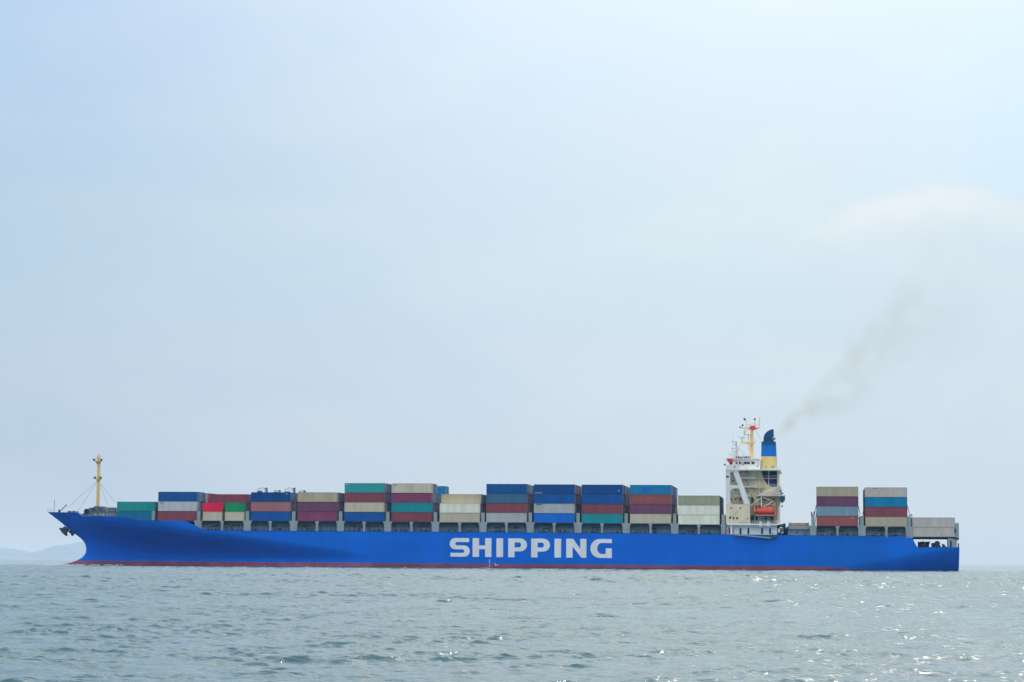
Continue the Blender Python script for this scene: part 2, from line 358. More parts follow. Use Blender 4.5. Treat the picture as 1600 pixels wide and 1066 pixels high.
# ------------------------------------------------------------------ the ship
YC = D + 16.1; B = 16.1
ship = empty('cargo_ship', (-100, YC, 0))
tag(ship, 'long blue container ship with white SHIPPING lettering and cream bridge tower aft', 'ship')
prof = [P(x, y, YC) for x, y in ((75, 800.7), (83, 807), (97.5, 818), (106, 826), (116.3, 834), (125.7, 840.7), (132.2, 848), (134.8, 856), (134.2, 864), (129.5, 870.5), (121, 875.8), (109, 879.8), (92, 883.5))]
pzs = np.array([p[1] for p in prof])[::-1]; pxs = np.array([p[0] for p in prof])[::-1]
XB = prof[0][0]; XS = P(1498.5, 870, D + 3)[0]
def xstem(z):
    if z > pzs[-1]: return float(pxs[-1] + (z - pzs[-1]) * -1.25)
    if z < pzs[0]: return float(pxs[0] + (pzs[0] - z) * -.6)
    return float(np.interp(z, pzs, pxs))
tops = []
for x, y, o in ((75, 800.7, 16), (100, 801.3, 13.5), (125, 801.9, 11), (128, 806.4, 10.7), (180, 807.8, 6), (190, 808.8, 5), (200, 811.5, 4), (206, 813.6, 3), (212, 814, 3), (279, 814.2, 1), (286, 817.5, .6), (296, 823.5, .3), (304, 827.6, 0), (310, 829, 0), (400, 829.8, 0), (700, 831.6, 0), (1000, 834, 0), (1300, 837.4, 0), (1423, 839, 0), (1426.5, 843, 0), (1430, 850, 0), (1433, 855.3, 0), (1498.5, 855.5, 1)):
    tops.append(P(x, y, D + o))
TX = np.array([t[0] for t in tops]); TZ = np.array([t[1] for t in tops])
def ztop(x): return float(np.interp(x, TX, TZ))
def sst(t): t = min(1, max(0, t)); return t * t * (3 - 2 * t)
def hb(x, z):
    d = max(0.0, x - xstem(z)); u = sst((z - 1.0) / 13.5)
    Ln = 98 - 56 * u; pw = 1.35 + 1.15 * u
    b = B * (1 - (1 - min(1, d / Ln)) ** pw)
    if z < 2.2: b = max(b, 0) * 1.0
    xl = XS - 40
    if x > xl:
        t = (x - xl) / 40; zl = 7.2 * t
        if z < zl: b *= 1 - .55 * ((zl - z) / 10) ** 1.45 * (.4 + .6 * t)
        b *= 1 - .02 * t
    return b
cols = list(np.linspace(XB, XB + 70, 75)) + list(np.linspace(XB + 70, XS, 190)) + list(TX) + [TX[3] - .15, TX[3] + .1]
cols = sorted(c for c in set(round(float(c), 3) for c in cols) if XB <= c <= XS)
if cols[-1] < XS - .01: cols.append(XS)
NZ = 34; hv = {1: [], -1: []}; edge = []
for ci, Xn in enumerate(cols):
    u = (Xn - XB) / (XS - XB); x = Xn
    for _ in range(3): zt = ztop(Xn)
    for sgn in (1, -1):
        for j in range(NZ):
            v_ = j / (NZ - 1); z = -2.0 + (zt + 2.0) * v_
            xs_ = xstem(z); xx = xs_ + u * (XS - xs_)
            # keep columns upright once well aft of the stem
            k = sst((Xn - XB - 20) / 60); xx = xx * (1 - k) + Xn * k; xx = max(xx, xs_)
            hv[sgn].append((xx, YC - sgn * hb(xx, z), z))
    edge.append(hv[1][-1])
mb = MB(); nc = len(cols)
for sgn in (1, -1):
    fs = []
    for i in range(nc - 1):
        for j in range(NZ - 1):
            a = i * NZ + j; q = (a, a + NZ, a + NZ + 1, a + 1); fs.append(q if sgn == 1 else q[::-1])
    mb.add(hv[sgn], fs, True)
i = (nc - 1) * NZ                                      # transom
mb.add(hv[1][i:i + NZ] + hv[-1][i:i + NZ], [(j, NZ + j, NZ + j + 1, j + 1) for j in range(NZ - 1)])
hull = mb.build('hull', M['hull'], ship)
mb = MB()                                              # deck plating a little below the sheer
pv = []
for (x, y, z) in edge: pv += [(x, y + .05, z - .25), (x, 2 * YC - y - .05, z - .25)]
mb.add(pv, [(2 * i, 2 * i + 2, 2 * i + 3, 2 * i + 1) for i in range(nc - 1)])
mb.build('deck', M['coam'], ship)
mb = MB()                                              # sheer strake lip / fairlead edge
for i in range(nc - 1):
    (x0, y0, z0), (x1, y1, z1) = edge[i], edge[i + 1]
    mb.add([(x0, y0 - .06, z0 - .02), (x1, y1 - .06, z1 - .02), (x1, y1 - .06, z1 + .10), (x0, y0 - .06, z0 + .10), (x0, y0 + .2, z0 + .10), (x1, y1 + .2, z1 + .10)], [(0, 1, 2, 3), (3, 2, 5, 4)])
mb.build('gunwale', M['hull'], ship)

# lettering
def arc(cx, cy, rx, ry, a0, a1, n=9): return [(cx + rx * math.cos(math.radians(a0 + (a1 - a0) * i / n)), cy + ry * math.sin(math.radians(a0 + (a1 - a0) * i / n))) for i in range(n + 1)]
LET = {
 'S': ([(173, 0)] + arc(50, 51, 50, 51, 270, 90) + arc(115, 117.5, 16, 15.5, 270, 450) + [(8, 133), (8, 168)] + arc(130, 117, 50, 51, 90, -90) + arc(66, 51, 15, 15, 90, 270) + [(173, 36)], None),
 'H': ([(0, 0), (58, 0), (58, 65), (112, 65), (112, 0), (168, 0), (168, 168), (112, 168), (112, 99), (58, 99), (58, 168), (0, 168)], None),
 'I': ([(0, 0), (59, 0), (59, 168), (0, 168)], None),
 'P': ([(0, 0)] + arc(108, 58, 60, 58, -90, 90) + [(57, 116), (57, 168), (0, 168)], [(57, 36)] + arc(96, 58, 18, 22, -90, 90) + [(57, 80)]),
 'N': ([(0, 0), (62, 0), (125, 90), (125, 0), (180, 0), (180, 168), (136, 168), (57, 68), (57, 168), (0, 168)], None),
 'G': ([(192, 0)] + arc(85, 84, 85, 84, 270, 90) + [(192, 168), (192, 82), (137, 82), (137, 133)] + arc(102, 84, 40, 49, 90, 270, 10) + [(192, 36)], None)}
zt1, zb1 = P(703, 840.7)[1], P(703, 869.9)[1]; zt2, zb2 = P(950, 842.4)[1], P(950, 872.1)[1]
for ch, x0 in (('S', 72), ('H', 277), ('I', 490), ('P', 595), ('P', 800), ('I', 1008), ('N', 1113), ('G', 1328)):
    outer, hole = LET[ch]
    def loc(p):
        px = 690 + (x0 + p[0]) * .175; t = (px - 703) / 247; top = zt1 + (zt2 - zt1) * t; bot = zb1 + (zb2 - zb1) * t
        return (P(px, 856)[0], D - .05, top + (bot - top) * p[1] / 168)
    loops = [outer] + ([hole] if hole else []); flat = [p for lp in loops for p in lp]
    tr = tessellate_polygon([[Vector((p[0], p[1], 0)) for p in lp] for lp in loops])
    mb = MB(); mb.add([loc(p) for p in flat], [t for t in tr]); o = mb.build('letter', M['letter'], hull)
mb = MB()                                              # draught marks amidships and tug marks
for k in range(5): q = MB(); q.pbox(764.2, 874.5 + k * 2.6, 765.6, 875.6 + k * 2.6, D - .05, D - .03); q.build('draught_mark', M['letter'], hull)
mb.ppoly([(773.6, 884), (773.6, 879.6), (774.4, 879.6), (774.4, 882.4), (776.6, 884)], D - .05, D - .03); mb.pbox(776.5, 882.2, 778.6, 883.6, D - .05, D - .03)
mb.build('draught_mark', M['letter'], hull)

# anchors and bolsters
for dx, y, big in ((0, D + 12.5, True), (0, D + 14.6, False)):
    mb = MB()
    if big:
        mb.ppoly([(92.2, 826.2), (94.2, 824.6), (97, 825.6), (99.5, 828.8), (105.2, 835.8), (103, 838), (98, 833.8)], y - .35, y + .35)
        mb.ppoly([(97, 826), (100, 822.5), (104, 825), (107.5, 828.5), (104.5, 831.5), (103.3, 834.6)], y - .2, y + .6)
        mb.ptube((96, 829), (103, 825), y, .3, 6)
    else:
        mb.ppoly([(105.5, 829.5), (109.5, 829), (115.4, 834), (113.5, 837.7), (111.6, 837.2), (109.5, 833)], y - .3, y + .3)
        mb.ptube((108, 832), (112, 829), y, .25, 6)
    mb.build('anchor', M['anchor'], ship)

# forecastle fittings
def part(name, m, parent=ship):
    return lambda mb: mb.build(name, M[m], parent)
yF = YC
mb = MB(); mb.prail(74.8, 85.5, 795.2, 801, YC - 1.2, .05, 1.0); mb.ptube((74.6, 795.4), (75.2, 801), YC - 1.2, .07)
mb.build('bow_rail', M['grey'], ship)
mb = MB(); mb.ptube((84.4, 801.5), (85.3, 781), YC, .07, 6); mb.build('jackstaff', M['dark'], ship)
mb = MB(); mb.ptube((92.2, 802), (92.4, 796.5), YC - 4, .28, 8); mb.ptube((93.4, 800), (103.2, 789.6), YC - 4, .13, 6); mb.ball((P(103.2, 789.8, YC - 4)[0], YC - 4, P(103.2, 789.8, YC - 4)[1]), .28)
mb.build('stores_davit', M['dark'], ship)
for x in (110.5, 117.5):
    mb = MB(); c = P(x, 801.3, YC - 5); mb.tube((c[0], YC - 6.5, c[1] - .1), (c[0], YC - 3, c[1] - .1), .72, 12)
    mb.build('fairlead_roller', M['winch'], ship)
for (x, y, r, m_) in ((137.5, 799.5, .85, 'dark'), (145.5, 799, 1.15, 'winch'), (153, 797.2, 1.3, 'winch'), (162, 797.8, 1.25, 'winch')):
    mb = MB(); c = P(x, y, YC - 6); zd = ztop(c[0])
    mb.tube((c[0], YC - 7.6, c[1]), (c[0], YC - 7.2, c[1]), r, 14); mb.tube((c[0], YC - 5, c[1]), (c[0], YC - 4.6, c[1]), r, 14); mb.tube((c[0], YC - 4, c[1]), (c[0], YC + 2, c[1]), .3, 8)
    mb.box(c[0] - r * .9, c[0] + r * .9, YC - 8, YC - 4, zd - .3, c[1] - r * .55); mb.box(c[0] + r * .3, c[0] + r * 1.1, YC - 8.2, YC - 7, zd - .3, c[1] + .2)
    w = mb.build('mooring_winch', M[m_], ship)
    mb = MB(); mb.tube((c[0], YC - 7.2, c[1]), (c[0], YC - 5, c[1]), r * .72, 12); mb.build('rope_drum', M['rope'], w)
mb = MB()
for x in (129, 132, 134.6): mb.ptube((x, 803), (x, 808), YC - 7, .35, 8)
mb.pbox(128, 804.5, 136, 808.5, YC - 8, YC - 6); mb.pbox(136, 806, 160, 808.6, YC - 8.2, YC - 7); mb.pbox(139, 796, 141, 808, YC - 8.5, YC - 7.5); mb.ptube((138, 796.5), (140.2, 793.4), YC - 8, .1)
mb.pbox(149, 801, 160, 808, YC - 9, YC - 6)
mb.build('windlass_bitts', M['winch'], ship)
for x in (147.5, 156, 160.5): mb = MB(); mb.pbox(x, 802, x + 1.8, 806.5, YC - 9.8, YC - 9.1); mb.build('deck_locker', M['rope'], ship)
mb = MB()                                              # breakwater with stays forward of the first stack
for k in range(6): mb.ptube((167.2 + k * 2.7, 809), (169 + k * 2.6, 792 + k * .3), YC - 9.5, .1, 5)
for k in range(3): mb.ptube((168.5, 792.4 + k * 5), (182, 793.2 + k * 5), YC - 9.4, .07, 5)
mb.build('breakwater_frame', M['grey'], ship)
mb = MB(); mb.ppoly([(168.6, 793.6), (182.2, 794), (182.2, 809), (167, 809)], YC - 9.1, YC - 8.9); mb.build('breakwater', M['casing'], ship)
mb = MB(); mb.prail(127, 182, 803.4, 807.8, YC - 11.2, .05, .55); mb.build('forecastle_rail', M['grey'], ship)

# foremast
mb = MB(); a = P(152.2, 806, YC); b = P(154.2, 716, YC); mb.tube((a[0], YC, a[1]), (b[0], YC, b[1]), .50, 14, .38)
c = P(154.3, 711.5, YC); mb.tube((b[0], YC, b[1]), (c[0], YC, c[1]), .62, 10, .45)
for k in range(26):                                    # ladder
    z = a[1] + 4 + k * .6; 
    if z < b[1]: mb.box(b[0] + .38, b[0] + .75, YC - .2, YC + .2, z, z + .06)
mb.box(b[0] + .68, b[0] + .76, YC - .25, YC - .17, a[1] + 3, b[1]); mb.ptube((154.3, 712), (154.4, 708.6), YC, .08)
fm = mb.build('foremast', M['buff'], ship)
for yy, hw in ((721.5, 6.2), (749.5, 5.0)):
    mb = MB(); c = P(153.6, yy, YC); r = hw / 5.25
    mb.tube((c[0], YC, c[1]), (c[0], YC, c[1] + .18), r, 14); mb.tube((c[0], YC, c[1] - .8), (c[0], YC, c[1]), .45, 12, r * .75)
    for k in range(10):
        t = k * math.pi / 5; x1 = c[0] + r * math.cos(t); y1 = YC + r * math.sin(t); t2 = t + math.pi / 5; x2 = c[0] + r * math.cos(t2); y2 = YC + r * math.sin(t2)
        mb.tube((x1, y1, c[1]), (x1, y1, c[1] + 1.05), .045, 4); mb.tube((x1, y1, c[1] + 1.05), (x2, y2, c[1] + 1.05), .04, 4); mb.tube((x1, y1, c[1] + .55), (x2, y2, c[1] + .55), .035, 4)
    mb.build('platform', M['buff'], fm)
    mb = MB()
    mb.ball((c[0] - r - .2, YC - .5, c[1] + .6), .3)
    for s_ in (-1, 1): mb.box(c[0] + s_ * r - .25, c[0] + s_ * r + .25, YC - .9, YC - .3, c[1] + .25, c[1] + .8); mb.build('navigation_lamp', M['dark'], fm); mb = MB()
mb = MB(); mb.ptube((148.8, 714), (159, 713.4), YC, .09); mb.ptube((149.5, 716), (158.6, 716), YC, .07); mb.build('yard', M['buff'], fm)
mb = MB()
for p, q in (((148.5, 755), (106, 793)), ((150, 755.5), (122.5, 798)), ((156.5, 757), (169, 790)), ((158, 757), (180, 785))): mb.ptube(p, q, YC, .035, 4, YC - 3)
mb.build('mast_stay', M['dark'], fm)

# ------------------------------------------------------------------ cargo bays
# name: left px, bottom px, top px, rows in, tiers near row bottom->top
BLUE = A(0, 78, 142); DBLUE = A(0, 70, 128); BRIGHT = A(0, 98, 188); MAROON = A(106, 68, 86); PURP = A(90, 68, 100); PLUM = A(104, 66, 100); TEAL = A(28, 122, 140); TEAL2 = A(44, 134, 148)
CREAM = A(152, 156, 150); KHAKI = A(140, 143, 134); OFFW = A(184, 190, 190); GREY = A(140, 154, 170); LGREY = A(150, 156, 163); BROWN = A(126, 96, 108); SLATE = A(52, 94, 132); SKYB = A(6, 112, 162); TBLUE = A(18, 96, 132); RED = A(196, 46, 82); GREEN = A(6, 120, 92); SAGE = A(126, 140, 130); BGREY = A(100, 132, 156); BRED = A(118, 78, 88); TGREEN = A(34, 122, 130)
NAMES = {BLUE: 'blue', DBLUE: 'dark blue', BRIGHT: 'bright blue', MAROON: 'maroon', PURP: 'purple', PLUM: 'plum red', TEAL: 'teal', TEAL2: 'pale teal', CREAM: 'cream', KHAKI: 'khaki', OFFW: 'off white', GREY: 'light grey', LGREY: 'pale grey', BROWN: 'brown red', SLATE: 'slate blue', SKYB: 'sky blue', TBLUE: 'deep teal', RED: 'bright red', GREEN: 'bright green', SAGE: 'grey green', BGREY: 'blue grey', BRED: 'dusty red', TGREEN: 'green'}
BAYS = [
 ('A', 182.6, 813.2, 783.8, 2, [TBLUE, TGREEN], 9), ('B', 246.9, 813.8, 768.3, 1, [MAROON, GREY, BLUE], 11), ('C', 316.8, 813.8, 771.0, 0, [], 13),
 ('D', 391.9, 814.2, 769.1, 0, [BLUE, BROWN, DBLUE], 13), ('E', 464.8, 814.4, 769.2, 0, [PLUM, PURP, KHAKI], 13), ('F', 538.2, 815, 754.8, 0, [BLUE, CREAM, MAROON, TEAL2], 13),
 ('G', 611.8, 815.5, 755.2, 0, [MAROON, TEAL, PLUM, CREAM], 13), ('H', 686.9, 816.3, 771.6, 0, [CREAM, OFFW], 13), ('I', 759.8, 816.4, 756.1, 0, [GREY, MAROON, SLATE, BLUE], 13),
 ('J', 834.2, 817, 756.8, 0, [BRIGHT, GREY, BLUE, DBLUE], 13), ('K', 908.8, 817.8, 757.2, 0, [TEAL, MAROON, BLUE, DBLUE], 13), ('L', 984.3, 818, 757.6, 0, [CREAM, PURP, BRED, SKYB], 13),
 ('M', 1059.6, 819.6, 774.2, 0, [OFFW, OFFW, SAGE], 13), ('N', 1275.6, 821.7, 760.4, 0, [BRED, BGREY, PURP, KHAKI], 13), ('O', 1351.7, 822.8, 761.5, 0, [KHAKI, MAROON, SKYB, LGREY], 13),
 ('P', 1425.6, 838.9, 808.4, 0, [LGREY, LGREY], 13)]
ORD = ['first', 'second', 'third', 'fourth', 'fifth', 'sixth', 'seventh', 'eighth', 'ninth', 'tenth', 'eleventh', 'twelfth', 'thirteenth', 'fourteenth', 'fifteenth', 'sixteenth']
TIER = ['bottom', 'second', 'third', 'top']
CL, CW, CH = 12.19, 2.44, 2.9; PITCH_Y = 2.5
def container_parts(Lc):
    body = MB(); fr = MB(); dr = MB(); h = CH - .03; w = CW
    npan = int(round((Lc - .3) / .28)); x0 = .15; st = (Lc - .3) / npan; pts = []
    for i in range(npan):
        a = x0 + i * st; pts += [(a, .03), (a + st * .32, .03), (a + st * .5, .062), (a + st * .82, .062)]
    pts.append((Lc - .15, .03)); n = len(pts)
    for sgn in (0, 1):
        v = []
        for (a, d) in pts: yy = d if sgn == 0 else w - d; v += [(a, yy, .16), (a, yy, h - .12)]
        fs = [(2 * i, 2 * i + 2, 2 * i + 3, 2 * i + 1) for i in range(n - 1)]
        body.add(v, fs if sgn == 0 else [q[::-1] for q in fs])
    body.box(.1, Lc - .1, .1, w - .1, .14, h - .03); body.box(.04, .12, .1, w - .1, .14, h - .1)
    for x in (0, Lc - .16):
        for y in (0, w - .16): fr.box(x, x + .16, y, y + .16, 0, h)
    for y in (.01, w - .11):
        fr.box(.16, Lc - .16, y, y + .1, .02, .17); fr.box(.16, Lc - .16, y, y + .1, h - .13, h - .01)
    for x in (.01, Lc - .13):
        fr.box(x, x + .12, .16, w - .16, .02, .17); fr.box(x, x + .12, .16, w - .16, h - .13, h - .01)
    dr.box(Lc - .10, Lc - .05, .17, w / 2 - .01, .18, h - .14); dr.box(Lc - .10, Lc - .05, w / 2 + .01, w - .17, .18, h - .14)
    bars = MB()
    for y in (.42, .86, w - .86, w - .42): bars.tube((Lc - .02, y, .1), (Lc - .02, y, h - .08), .03, 5)
    return body, fr, dr, bars
protos = {}
for Lc in (12.19, 6.06):
    b_, f_, d_, r_ = container_parts(Lc)
    me = []
    for nm, q, mm in (('body', b_, 'paint'), ('frame', f_, 'paint'), ('door', d_, 'paint'), ('locking_bars', r_, 'bars')):
        o = q.build(nm, M[mm]); me.append(o.data); bpy.data.objects.remove(o)
    protos[Lc] = me
def simple_mesh():
    q = MB(); q.box(.03, CL - .12, .05, CW - .05, .1, CH - .06)
    for x in (0, CL - .16):
        for y in (0, CW - .16): q.box(x, x + .16, y, y + .16, 0, CH - .03)
    for y in (0, CW - .1): q.box(.16, CL - .16, y, y + .1, 0, .15); q.box(.16, CL - .16, y, y + .1, CH - .15, CH - .03)
    for x in (0, CL - .12): q.box(x, x + .12, .16, CW - .16, 0, .15); q.box(x, x + .12, .16, CW - .16, CH - .15, CH - .03)
    q.k = 1
    for y in (.42, .86, CW - .86, CW - .42): q.box(CL - .12, CL - .05, y - .035, y + .035, .1, CH - .1)
    o = q.build('t', None, None, [M['paint'], M['bars']]); m_ = o.data; bpy.data.objects.remove(o); m_.name = 'container_far_row'; return m_
SIMPLE = simple_mesh()
def tone(c, k): return (*[min(.95, q * k) for q in c], 1)
def put_container(x, y, z, col, sz, Lc, label, group):
    t = empty('shipping_container', (x, y, z)); tag(t, label, 'container', group); k = random.uniform(.94, 1.06)
    for nm, me, kk in zip(('body', 'frame', 'door', 'locking_bars'), protos[Lc], (1, .86, .97, 1)):
        o = bpy.data.objects.new(nm, me); C.objects.link(o); o.parent = t; o.scale = (1, 1, sz); o.color = tone(col, k * kk)
    return t
GR = 'shipping containers stacked on the ship'
FARCOL = [BLUE, DBLUE, MAROON, PURP, BLUE, DBLUE, SLATE, BRED, DBLUE, GREY, TEAL, DBLUE, BLUE, BROWN]
bayinfo = []; rest = MB(); restc = 0; seenfar = 0
for bi, (nm, lx, bpx, tpx, rin, near, nrows) in enumerate(BAYS):
    y0 = D + .25 + (rin * PITCH_Y if nm == 'A' else rin * PITCH_Y)
    x0 = P(lx, (bpx + tpx) / 2, y0)[0]; zb = P(lx, bpx, y0)[1]; zt_ = P(lx, tpx, y0)[1]
    nt_ = {'C': 3, 'H': 3}.get(nm, len(near)); h = (zt_ - zb) / nt_; sz = h / CH
    bayinfo.append((nm, x0, y0, zb, h, nt_, nrows))
    where = ORD[bi] + ' stack from the bow'
    for k, c in enumerate(near):
        tw = 'top' if k == nt_ - 1 else TIER[k]
        put_container(x0, y0, zb + k * h, c, sz, 12.19, '%s container, %s tier, near side of the %s' % (NAMES[c], tw, where), GR)
    if nm == 'C':
        for j, (lx2, cols2) in enumerate(((316.8, (CREAM, RED)), (351.4, (CREAM, GREEN)))):
            xx = P(lx2, 800, y0)[0]
            for k, c in enumerate(cols2): put_container(xx, y0, zb + k * h, c, sz, 6.06, 'short %s container, %s tier, %s of the short pair, third stack' % (NAMES[c], TIER[k], ('bow end', 'stern end')[j]), GR)
    if nm == 'H': put_container(x0, y0 + PITCH_Y, zb + 2 * h, KHAKI, sz, 12.19, 'khaki container, top tier, set one row in on the eighth stack from the bow', GR)
    if nm == 'C': put_container(x0, y0 + 3 * PITCH_Y, zb + 2 * h, MAROON, sz, 12.19, 'maroon container, top tier, set in above the short red and green containers', GR)
    # rows further in: individual while their aft ends can be seen past the next stack
    gap = 11.5 if nm not in 'MNO' else 60
    shift = max(.35, abs(1278 - (lx + 63)) * PITCH_Y / D)
    vis = int(min(nrows, math.ceil(gap / shift) + 1))
    if nm in 'NOP': vis = 2
    vis = {'L': 9, 'M': 9, 'K': 8, 'J': 7}.get(nm, vis)
    random.seed(bi * 17 + 5)
    for r in range(1, nrows):
        tiers = nt_
        if nm == 'G' and 4 <= r <= 9: tiers = 3
        if nm == 'A' and r == nrows - 1: tiers = 1
        if nm == 'C' and r < 3: tiers = 2
        if nm == 'L' and r > 9: tiers = 4
        for k in range(tiers):
            if nm == 'H' and k == 2 and r == 1: continue
            if nm == 'C' and k == 2 and r == 3: continue
            c = random.choice(FARCOL); kk = random.uniform(.85, 1.1)
            if nm == 'B' and k == 2 and r in (4, 5): c = LGREY
            if nm == 'G' and k == 3 and r == 10: c = SKYB
            if nm == 'G' and k == 3 and r == 12: c = BROWN
            exposed = (r < vis) or (nm == 'G' and k == 3)
            yy = y0 + r * PITCH_Y; zz = zb + k * h - (.25 if (c is LGREY and k == 2) else 0)
            if exposed:
                o = bpy.data.objects.new('shipping_container', SIMPLE); C.objects.link(o); o.location = (x0 + random.uniform(-.06, .06), yy, zz); o.scale = (1, 1, sz); o.color = tone(c, kk)
                tw = 'top' if k == tiers - 1 else TIER[k]
                tag(o, '%s container seen end on, %s tier, %s row in, %s' % (NAMES[c], tw, ORD[r], where), 'container', GR); seenfar += 1
            else:
                rest.box(x0 + .03, x0 + CL - .03, yy + .02, yy + CW - .02, zz + .02, zz + h - .04); restc += 1
M['mixed'] = mat('mixed_container_paint', None, .6, .12, .4, island=[BLUE, MAROON, DBLUE, PURP, SLATE, KHAKI, DBLUE, TEAL])
o = rest.build('container_stacks', M['mixed']); tag(o, 'mass of mixed colour containers filling the far side of the ship deck', 'containers', kind='stuff')
print('containers far individual', seenfar, 'rest', restc)

def marking(bay, tier, x, y, w, h, m='letter'):
    for o in [o for o in C.objects if o.get('category') == 'container' and o.type == 'EMPTY']:
        b_ = [q for q in bayinfo if q[0] == bay][0]
        if abs(o.location.x - b_[1]) < .3 and abs(o.location.y - b_[2]) < .3 and abs(o.location.z - (b_[3] + tier * b_[4])) < .3:
            q = MB(); q.pbox(x, y, x + w, y + h, o.location.y - .035, o.location.y - .01); q.build('marking', M[m], o); return
marking('J', 1, 837.5, 788.2, 9, .9, 'dark'); marking('J', 3, 835.8, 770, 11, .5); marking('K', 3, 966, 766.2, 1.6, 1.4); marking('L', 0, 1019, 810, 5, 3, 'shade'); marking('L', 3, 1003, 761, 13, 8, 'funnel_blue'); marking('I', 0, 812, 806, 3, 1.4, 'bars')
marking('O', 3, 1364, 762.6, 6, .8, 'red'); marking('D', 2, 447, 771, 2, 1.2, 'shade'); marking('B', 1, 250, 785.4, 5, .8, 'dark'); marking('F', 3, 541, 757, 3, 1, 'shade'); marking('N', 0, 1330, 809, 5, 1, 'shade'); marking('G', 3, 616, 757.6, 4, .8, 'dark')
# hatch coamings, covers, stanchions, lashing bridges, rails
yS = D + .15
ends = {}
for (nm, x0, y0, zb, h, nt_, nrows) in bayinfo:
    ends[nm] = (x0, x0 + CL)
    w0, w1 = y0, y0 + nrows * PITCH_Y
    mb = MB(); mb.box(x0 - .3, x0 + CL + .3, w0 + .05, w1 - .1, zb - .42, zb - .03); mb.build('hatch_cover', M['dark'], ship)
    if nm == 'P': continue
    zd = ztop(x0 + 6) - .3
    if nm in 'AB': 
        mb = MB(); mb.box(x0, x0 + CL, w0 + 1, w1 - 1, zd, zb - .44); mb.build('hatch_coaming', M['coam'], ship)
    else:
        mb = MB(); mb.box(x0 - .5, x0 + CL + .5, D + 2.3, D + 29.9, zd - .1, zb - .44)
        for k in range(13): mb.box(x0 - .3 + k * 1.02, x0 - .2 + k * 1.02, D + 2.0, D + 2.3, zd, zb - .5)
        for zz in (zd + .75, zd + 1.55, zb - .75): mb.box(x0 - .5, x0 + CL + .5, D + 1.95, D + 2.28, zz, zz + .16)
        hc = mb.build('hatch_coaming', M['coam'], ship)
        random.seed(ord(nm))
        for k in range(6):
            xx = x0 + random.uniform(.4, CL - 1); w_ = random.uniform(.25, .9); hh = random.uniform(.4, 1.2); q = MB(); q.box(xx, xx + w_, D + 1.5, D + 1.9, zd + .2, zd + .2 + hh); q.box(xx - .06, xx + w_ + .06, D + 1.42, D + 1.92, zd + .2 + hh, zd + .28 + hh); q.build('deck_vent', M[random.choice(('dark', 'dark', 'winch', 'teal'))], ship)
        for k in range(3):
            xx = x0 + random.uniform(.4, CL - 3); zz = zd + random.uniform(.9, 2.0); l_ = random.uniform(1, 3); q = MB(); q.tube((xx, D + 1.7, zz), (xx + l_, D + 1.7, zz), .09, 5); q.tube((xx, D + 1.7, zz), (xx, D + 1.7, zd), .07, 5); q.tube((xx + l_, D + 1.7, zz), (xx + l_, D + 1.7, zd), .07, 5); q.build('deck_pipe', M['dark'], ship)
        mb = MB()
        for zz in (zd + .3 + .55, zd + .3 + 1.05): mb.tube((x0 - .9, yS + .1, zz), (x0 + CL + .9, yS + .1, zz), .035, 4)
        for k in range(10): mb.box(x0 - .7 + k * 1.5, x0 - .64 + k * 1.5, yS + .07, yS + .13, zd, zd + 1.35)
        mb.build('guard_rail', M['grey'], ship)
        xm = x0 + CL / 2
        mb = MB(); mb.prism([(xm - .3, zd), (xm + .3, zd), (xm + .32, zb - .9), (xm + .55, zb - .35), (xm + .55, zb - .03), (xm - .55, zb - .03), (xm - .55, zb - .35), (xm - .32, zb - .9)], yS, yS + 1.6)
        mb.build('stanchion', M['grey'], ship)
def bridge(xc, zb, y0, y1, xw=2.4, tall=True, pw=1.02):
    zd = ztop(xc) - .3
    mb = MB()
    if zd < zb - 1: mb.prism([(xc - xw * .42, zd), (xc + xw * .42, zd), (xc + xw * .45, zb - .8), (xc + xw * .56, zb - .25), (xc + xw * .56, zb + .1), (xc - xw * .56, zb + .1), (xc - xw * .56, zb - .25), (xc - xw * .45, zb - .8)], y0, y0 + 1.6)
    if tall:
        mb.box(xc - pw / 2, xc + pw / 2, y0 + .02, y0 + .7, zb + .1, zb + 2.95)
    p = mb.build('container_support', M['grey'], ship)
    mb = MB(); yy = y0 + 2.4
    while yy < y1 - .5:
        mb.box(xc - .3, xc - .1, yy, yy + .2, zd, zb + 2.9); mb.box(xc + .1, xc + .3, yy, yy + .2, zd, zb + 2.9); yy += PITCH_Y
    mb.box(xc - .45, xc + .45, y0 + .75, y1, zb + 2.7, zb + 2.85); mb.box(xc - .45, xc + .45, y0 + 1.65, y1, zb - .1, zb + .05)
    for zz in (zb + 3.3, zb + 3.75): mb.tube((xc - .45, y0 + .8, zz), (xc - .45, y1, zz), .035, 4); mb.tube((xc + .45, y0 + .8, zz), (xc + .45, y1, zz), .035, 4)
    mb.build('lashing_bridge', M['coam'], ship)
bi_ = {b[0]: b for b in bayinfo}; seq = [b[0] for b in bayinfo]
for a, b in zip(seq[:-1], seq[1:]):
    if a == 'M': continue
    if a == 'C': xc = P(384.6, 815)[0] + .3
    elif a == 'O': xc = P(1421, 815)[0]
    else: xc = (ends[a][1] + min(ends[b][0], ends[a][1] + 2.4)) / 2
    if a == 'A': xc = P(240.3, 806, bi_['A'][2])[0]; y0 = bi_['A'][2] - .6; y1 = y0 + 20
    elif a == 'B': xc = P(312.5, 806, bi_['B'][2])[0]; y0 = D + 1.0; y1 = D + 31
    else: y0 = D + .15; y1 = D + 32
    bridge(xc, bi_[a][3] if a != 'O' else bi_['O'][3], y0, y1, pw=1.0)
bridge(P(1130, 815)[0], bi_['M'][3], D + .15, D + 32, xw=1.4)
bridge(P(1270.3, 815)[0], bi_['N'][3], D + .15, D + 32, xw=2.1)
mb = MB()                                              # forked post heads and lashing rods at the after stacks
